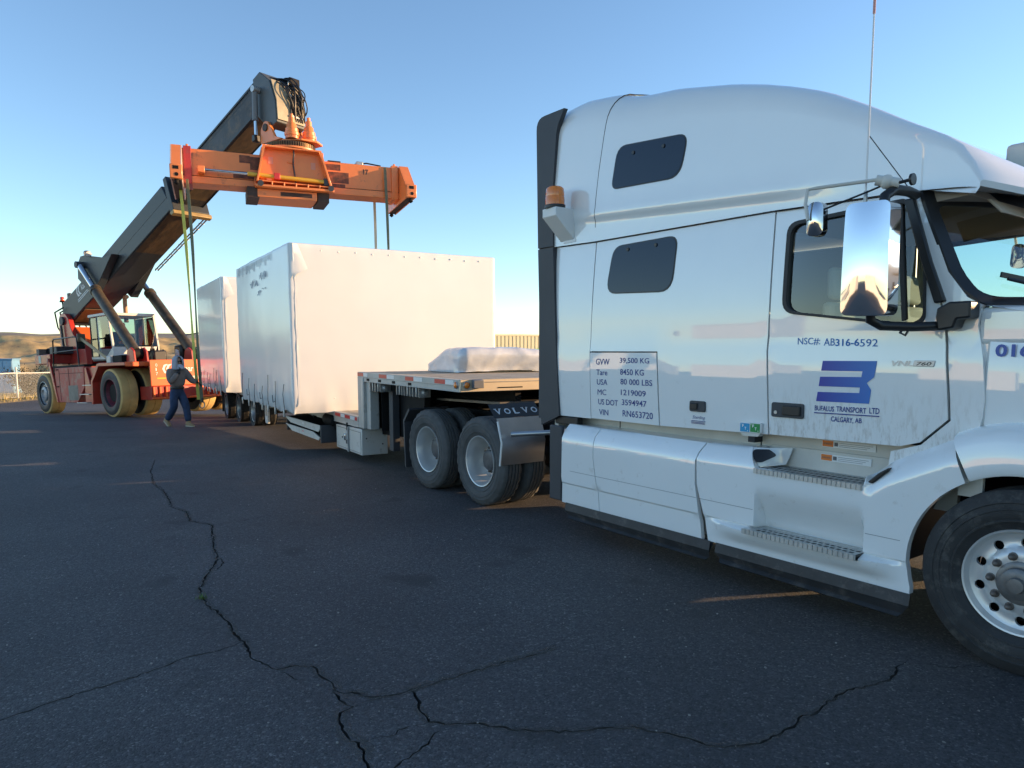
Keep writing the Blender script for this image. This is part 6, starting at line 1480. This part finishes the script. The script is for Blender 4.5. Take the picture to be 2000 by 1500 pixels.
# ================================================================== LIFTING STRAPS
STR1 = mat('yellow_green_webbing', (.62,.60,.12), .7, var=.12, vscale=8); STR2 = mat('faded_green_webbing', (.15,.17,.11), .75, var=.25, vscale=8); STR3 = mat('pale_webbing', (.60,.54,.40), .7, var=.1, vscale=8)
def strap(name, top, bot, m, lab, wv, hook=True):
    o = empty(name); a = PM @ V(top); o.location = a; tag(o, lab, 'strap', 'lifting straps hanging from the spreader')
    b = PM @ V(bot)-a; n = 24; mb = MB()
    for k in (0, 1):
        pts = [b*(i/n)+V((wv*sin(pi*i/n)*.6, wv*sin(2*pi*i/n)*.3, 0)) for i in range(n+1)]
    wdir = V((cos(RAD(40)), sin(RAD(40)), 0))*.038
    tn = V((-sin(RAD(40)), cos(RAD(40)), 0))*.004
    rg = []
    for i, p in enumerate(pts):
        tw = .5*sin(i*.35); wd_ = Matrix.Rotation(tw, 3, 'Z') @ wdir; t_ = Matrix.Rotation(tw, 3, 'Z') @ tn
        rg.append([p-wd_-t_, p+wd_-t_, p+wd_+t_, p-wd_+t_])
    mb.loft(rg, closed=True, caps=True); mb.build('webbing', m, o, smooth=30)
    e_ = pts[-1]
    if hook:
        MB().tube([e_+V((.0,.06*sin(a_),-.08+.09*cos(a_))) for a_ in [2*pi*i/14 for i in range(12)]], .016, 7).build('hook', STEEL, o, smooth=60); MB().box(e_.x-.05, e_.x+.05, e_.y-.02, e_.y+.02, e_.z-.02, e_.z+.10).build('sewn_end', DKGREY, o, bevel=.01)
strap('lifting_strap', (.52,-2.68,-1.2), (.56,-2.58,-6.80), STR2, 'dull green strap held by the hooded man, hanging from the left end', .06)
strap('lifting_strap', (.0,-2.86,-1.2), (.46,-2.66,-6.75), STR1, 'bright yellow strap at the left end, behind the dull green one', .05, False)
strap('lifting_strap', (-.45,2.24,-1.1), (-.45,2.26,-5.4), STR3, 'pale strap behind the crate, left one of the pair at the right end', .02, False)
strap('lifting_strap', (.45,2.36,-.45), (.48,2.46,-5.4), STR2, 'olive strap behind the crate, rightmost under the numbered spreader end', .03, False)
# ================================================================== PEOPLE
def skin(name, pts, edges, rad, m, parent, sub=2, root=0):
    me = bpy.data.meshes.new(name); me.from_pydata([V(p) for p in pts], edges, []); o = bpy.data.objects.new(name, me); COL.objects.link(o)
    md = o.modifiers.new('skin', 'SKIN'); md.use_smooth_shade = True; md.branch_smoothing = .4
    for i, v in enumerate(me.skin_vertices[0].data):
        r = rad[i]; v.radius = r if isinstance(r, tuple) else (r, r); v.use_root = (i == root)
    s = o.modifiers.new('sub', 'SUBSURF'); s.levels = sub; s.render_levels = sub
    dg = bpy.context.evaluated_depsgraph_get(); nm = bpy.data.meshes.new_from_object(o.evaluated_get(dg)); nm.name = name
    bpy.data.objects.remove(o); q = bpy.data.objects.new(name, nm); COL.objects.link(q); nm.materials.clear(); nm.materials.append(m); q.parent = parent
    nm.polygons.foreach_set('use_smooth', [True]*len(nm.polygons)); return q
def chain(pts, rad): return pts, [(i, i+1) for i in range(len(pts)-1)], rad
SKINM = mat('tanned_skin', (.33,.18,.115), .5); JEAN = mat('dark_blue_denim', (.022,.045,.105), .8, var=.35, vscale=9, bump=.15, bscale=40); SWEAT = mat('grey_brown_sweatshirt', (.21,.18,.165), .9, var=.15, vscale=8, bump=.15, bscale=50); HOODM = mat('pale_grey_hood', (.38,.39,.44), .9, var=.1, vscale=8); SCARF = mat('pale_blue_scarf', (.55,.60,.72), .85, var=.1, vscale=10); GLOVE = mat('black_glove', (.015,.015,.016), .7); BOOT = mat('tan_work_boot', (.36,.25,.13), .7, var=.2, vscale=9); SOLE = mat('pale_sole', (.45,.40,.30), .7); SHADE = mat('dark_sunglasses', (.008,.008,.01), .1)
def face(e_, hc, fwd, side, sc=1., cover=True):
    "head on a neck, chin down -z; hc = centre of the head"
    up = V((0,0,1)); F_, S_ = V(fwd).normalized(), V(side).normalized()
    mb = MB(); nu, nv = 28, 20
    for j in range(nv+1):
        t = pi*j/nv
        for i in range(nu):
            a = 2*pi*i/nu; cf, cs, cz = sin(t)*cos(a), sin(t)*sin(a), cos(t)
            wd, dp, ht = .076, .098, .118
            if cz < -.1: wd *= 1-.28*(-cz-.1); dp *= 1-.05*(-cz)
            x, y, z = cf*dp, cs*wd, cz*ht
            if cf > .55:
                x += .020*math.exp(-((y/.016)**2+((z+.022)/.026)**2))          # nose
                x -= .010*math.exp(-(((abs(y)-.032)/.016)**2+((z-.012)/.014)**2))  # eye sockets
                x += .006*math.exp(-((y/.024)**2+((z+.062)/.010)**2))          # lips
                x += .008*math.exp(-((y/.02)**2+((z+.10)/.018)**2))            # chin
            mb.v.append(tuple(V(hc)+F_*x*sc+S_*y*sc+up*z*sc))
    for j in range(nv):
        for i in range(nu): mb.f.append((j*nu+i, (j+1)*nu+i, (j+1)*nu+(i+1) % nu, j*nu+(i+1) % nu))
    return mb
def hand(e_, wrist, d, palm, m, curl, s=1., nm='glove'):
    "palm and five separate curled fingers as one glove; d = direction of the hand, palm = palm normal"
    d, pn = V(d).normalized(), V(palm).normalized(); sd_ = d.cross(pn).normalized(); W_ = V(wrist)
    mb = MB(); rg = []
    for t, wd, th in ((0,.030,.022),(.03,.040,.022),(.07,.044,.020),(.095,.042,.016)):
        rg.append([W_+d*t*s+sd_*wd*s*cos(a)+pn*th*s*sin(a) for a in [2*pi*k/12 for k in range(12)]])
    mb.loft(rg, closed=True, caps=True)
    for k, (off, ln) in enumerate(((-.031,.070),(-.011,.080),(.010,.075),(.029,.058))):
        p = W_+(d*.088+sd_*off)*s; pts = [p]; a = .15
        for q_ in (.45, .32, .25):
            a += curl; pts.append(pts[-1]+(d*cos(a)+pn*sin(a))*ln*q_*s)
        mb.tube(pts, [.0105*s, .0105*s, .0095*s, .0075*s], 7)
    p = W_+(d*.03-sd_*.034)*s; mb.tube([p, p+(d*.03-sd_*.022+pn*.012)*s, p+(d*.055-sd_*.014+pn*.03)*s], [.013*s, .012*s, .009*s], 7)
    return mb.build(nm, m, e_, smooth=60)
def shoe(e_, ankle, d, pitch, nm='boot'):
    "ankle = ankle joint, d = toe direction (horizontal)"
    D = V(d).normalized(); S_ = D.cross(V((0,0,1))); M = Matrix.Rotation(pitch, 3, S_); b = MB(); sl = MB()
    def P(x, y, z): return V(ankle)+M @ (D*x+S_*y+V((0,0,z)))
    secs = [(-.085,.034,-.075,.02),(-.06,.042,-.08,.05),(-.01,.045,-.08,.06),(.05,.044,-.08,.015),(.10,.050,-.08,-.02),(.15,.050,-.08,-.035),(.185,.038,-.08,-.045),(.20,.015,-.078,-.06)]
    b.loft([[P(x, w_*cos(a), (z0+z1)/2+(z1-z0)/2*sin(a)) for a in [2*pi*k/12 for k in range(12)]] for x, w_, z0, z1 in secs], closed=True, caps=True)
    b.lathe([(.052,0),(.050,.08),(.052,.14)], ankle, (0,0,1), 14)
    sl.loft([[P(x, w_*1.08*s, z) for s, z in ((-1,-.095),(1,-.095),(1,-.068),(-1,-.068))] for x, w_, z0, z1 in secs], closed=True, caps=True)
    o = b.build(nm, BOOT, e_, smooth=60); sl.build('sole', SOLE, o, smooth=40); return o

# --- the hooded man beside the rear crate
PX, PY = -19.78, 3.69; PZ = gz(PX, PY)
man = empty('person'); man.location = (PX, PY, PZ); tag(man, 'man in grey hooded sweatshirt, blue jeans and dark glasses walking and holding a strap', 'person')
fw_ = (_R0*.80-_F0*.55).normalized(); lf = V((-fw_.y, fw_.x, 0))          # walking direction, his left
up_ = V((0,0,1))
def L3(f, l, z): return fw_*f+lf*l+up_*z
hip, chest, neck = L3(0,0,.93), L3(.02,0,1.36), L3(.05,0,1.50)
# joints
rS, lS = L3(.03,-.20,1.42), L3(.03,.20,1.42)
face_dir = (_R0*.75-_F0*.65).normalized(); fs = V((-face_dir.y, face_dir.x, 0))
hd_c = L3(.09,.0,1.645)
# right arm (nearer the viewer's left): bent, hand to the chin;  left arm: out to the strap
rE, rH = L3(.12,-.25,1.13), L3(.24,-.06,1.40)
lstrap = PM @ V((.56,-2.59,-6.36))-V((PX, PY, PZ))
lE = lS.lerp(lstrap, .45)+V((0,0,-.10)); lH = lstrap+(lS-lstrap).normalized()*.10
# legs: right leg trails with the heel up, left leg leads
rK, rA = L3(.02,-.115,.50), L3(-.36,-.10,.155); lK, lA = L3(.20,.10,.50), L3(.26,.11,.10)
body_p = [hip, L3(.01,0,1.15), chest, neck, hd_c+V((0,0,-.06)), hd_c+V((0,0,.05)), rS, rE, rH, lS, lE, lH, L3(0,-.10,.90), rK, rA, L3(0,.10,.90), lK, lA]
body_e = [(0,1),(1,2),(2,3),(3,4),(4,5),(2,6),(6,7),(7,8),(2,9),(9,10),(10,11),(0,12),(12,13),(13,14),(0,15),(15,16),(16,17)]
body_r = [.12,.11,.12,.05,.06,.06,.045,.035,.028,.045,.035,.028,.06,.035,.028,.06,.035,.028]
skin('body', body_p, body_e, body_r, SKINM, man)
jk_p = [L3(0,0,.98), L3(.01,0,1.18), chest, L3(.04,0,1.48), rS, rS.lerp(rE, .5), rE, rE.lerp(rH, .55), rH.lerp(rE, .12), lS, lS.lerp(lE, .5), lE, lE.lerp(lH, .5), lH.lerp(lE, .12)]
jk_e = [(0,1),(1,2),(2,3),(2,4),(4,5),(5,6),(6,7),(7,8),(2,9),(9,10),(10,11),(11,12),(12,13)]
jk_r = [(.225,.175),(.23,.18),(.225,.185),(.095,.095),.115,.102,.088,.078,.060,.115,.102,.088,.078,.060]
skin('sweatshirt', jk_p, jk_e, jk_r, SWEAT, man)
skin('jeans', [L3(0,0,1.0), L3(0,0,.90), L3(0,-.10,.82), L3(.015,-.115,.64), rK, rK.lerp(rA, .6), rA+V((0,0,.02)), L3(0,.10,.82), L3(.11,.105,.64), lK, lK.lerp(lA, .6), lA+V((0,0,.01))], [(0,1),(1,2),(2,3),(3,4),(4,5),(5,6),(1,7),(7,8),(8,9),(9,10),(10,11)], [(.18,.145),(.19,.15),.118,.112,.096,.090,.090,.118,.112,.096,.090,.090], JEAN, man)
MB().lathe([(.165,-.03),(.172,0),(.165,.03)], hip+V((0,0,.06)), (0,0,1), 20).build('belt', BLACK, man)
face(man, hd_c, face_dir, fs).build('head', SKINM, man, smooth=80)
# hood: a shell round the head, open at the face
mb = MB(); nu, nv = 26, 16; rg = []
for j in range(nv+1):
    t = lerp(.0, 1, j/nv); ring_h = []
    for i in range(nu+1):
        a = lerp(-1.0, 1.0, i/nu)*pi*.80      # round the back, open in front
        r0 = lerp(.135, .115, t); z = lerp(-.19, .13, t); rr_ = sqrt(max(0, 1-(max(0, z-.0)/.152)**2))*.135 if z > 0 else .135+.04*(-z)
        ca, sa = cos(a+pi), sin(a+pi); open_ = 1+.05*sstep(.6, 1, abs(a)/(pi*.8))
        ring_h.append(hd_c+face_dir*(ca*rr_*1.02+.0)+fs*(sa*rr_*.88*open_)+V((0,0,z)))
    rg.append(ring_h)
mb.loft(rg); cap = [hd_c+V((0,0,.152))+face_dir*-.01 for _ in range(nu+1)]; mb.loft([rg[-1], cap])
hdo = mb.build('hood', HOODM, man, smooth=80); sl_ = hdo.modifiers.new('thick', 'SOLIDIFY'); sl_.thickness = .022; sl_.offset = 1
MB().tube([rg[j][0] for j in range(nv+1)]+[rg[-1][nu//2]*.0+hd_c+face_dir*.07+V((0,0,.145))]+[rg[j][-1] for j in range(nv, -1, -1)], .014, 7).build('hood_hem', HOODM, man, smooth=60)
MB().lathe([(.10,.0),(.128,.03),(.120,.075),(.105,.10)], hd_c+face_dir*.028+V((0,0,-.185)), (0,0,1), 22).build('scarf', SCARF, man, smooth=60)
MB().loft([[hd_c+face_dir*(.098*cos(a)+.014)+fs*.088*sin(a)+V((0,0,z)) for a in [lerp(-1.2, 1.2, k/12) for k in range(13)]] for z in (-.115,-.085,-.055)]).build('face_covering', SCARF, man, smooth=60)
MB().loft([[hd_c+face_dir*(.100*cos(a)+.004)+fs*.082*sin(a)+V((0,0,z)) for a in [lerp(-1.25, 1.25, k/12) for k in range(13)]] for z in (-.008,.012,.034)]).build('sunglasses', SHADE, man, smooth=60)
hand(man, rH, (hd_c+face_dir*.10+V((0,0,-.10)))-rH, -fs, GLOVE, .45); hand(man, lH, lstrap-lH, (0,0,-1), GLOVE, .75)
MB().tube([rH.lerp(rE, .16), rH], [.046,.040], 12).build('cuff', GLOVE, man, smooth=60); MB().tube([lH.lerp(lE, .18), lH], [.046,.040], 12).build('cuff', GLOVE, man, smooth=60)
shoe(man, lA, fw_+lf*.1, 0); shoe(man, rA, fw_, RAD(-32))

# --- the operator sitting in the stacker cab
op = empty('person', None, SM @ Matrix.Translation((-3.86, 0, 2.32))); tag(op, 'operator in an orange vest sitting in the cab of the reach stacker', 'person')
OV = mat('hi_vis_orange', (.80,.16,.02), .7)
skin('body', [(0,0,.08),(-.02,0,.35),(0,0,.55),(.03,0,.62),(.03,0,.72),(.01,.19,.52),(.12,.24,.28),(.36,.16,.32),(.01,-.19,.52),(.12,-.24,.28),(.36,-.16,.32),(.02,.10,.06),(.40,.11,.10),(.42,.11,-.30),(.02,-.10,.06),(.40,-.11,.10),(.42,-.11,-.30)],
     [(0,1),(1,2),(2,3),(3,4),(2,5),(5,6),(6,7),(2,8),(8,9),(9,10),(0,11),(11,12),(12,13),(0,14),(14,15),(15,16)], [.12,.13,.11,.05,.05,.06,.045,.032,.06,.045,.032,.08,.06,.045,.08,.06,.045], mat('dark_work_clothes', (.03,.035,.05), .85), op)
skin('vest', [(0,0,.10),(-.02,0,.35),(0,0,.54),(.01,.15,.54),(.01,-.15,.54)], [(0,1),(1,2),(2,3),(2,4)], [(.17,.15),(.17,.155),(.14,.13),.075,.075], OV, op)
face(op, (.04,0,.80), (1,0,0), (0,1,0)).build('head', SKINM, op, smooth=80)
MB().lathe([(.118,-.01),(.116,.05),(.09,.10),(.04,.125),(0,.128)], (.03,0,.84), (0,0,1), 20).build('helmet', OV, op, smooth=60); 
for s in (-1, 1): hand(op, (.36,s*.16,.32), (1,0,.1), (0,0,-1), GLOVE, .6)
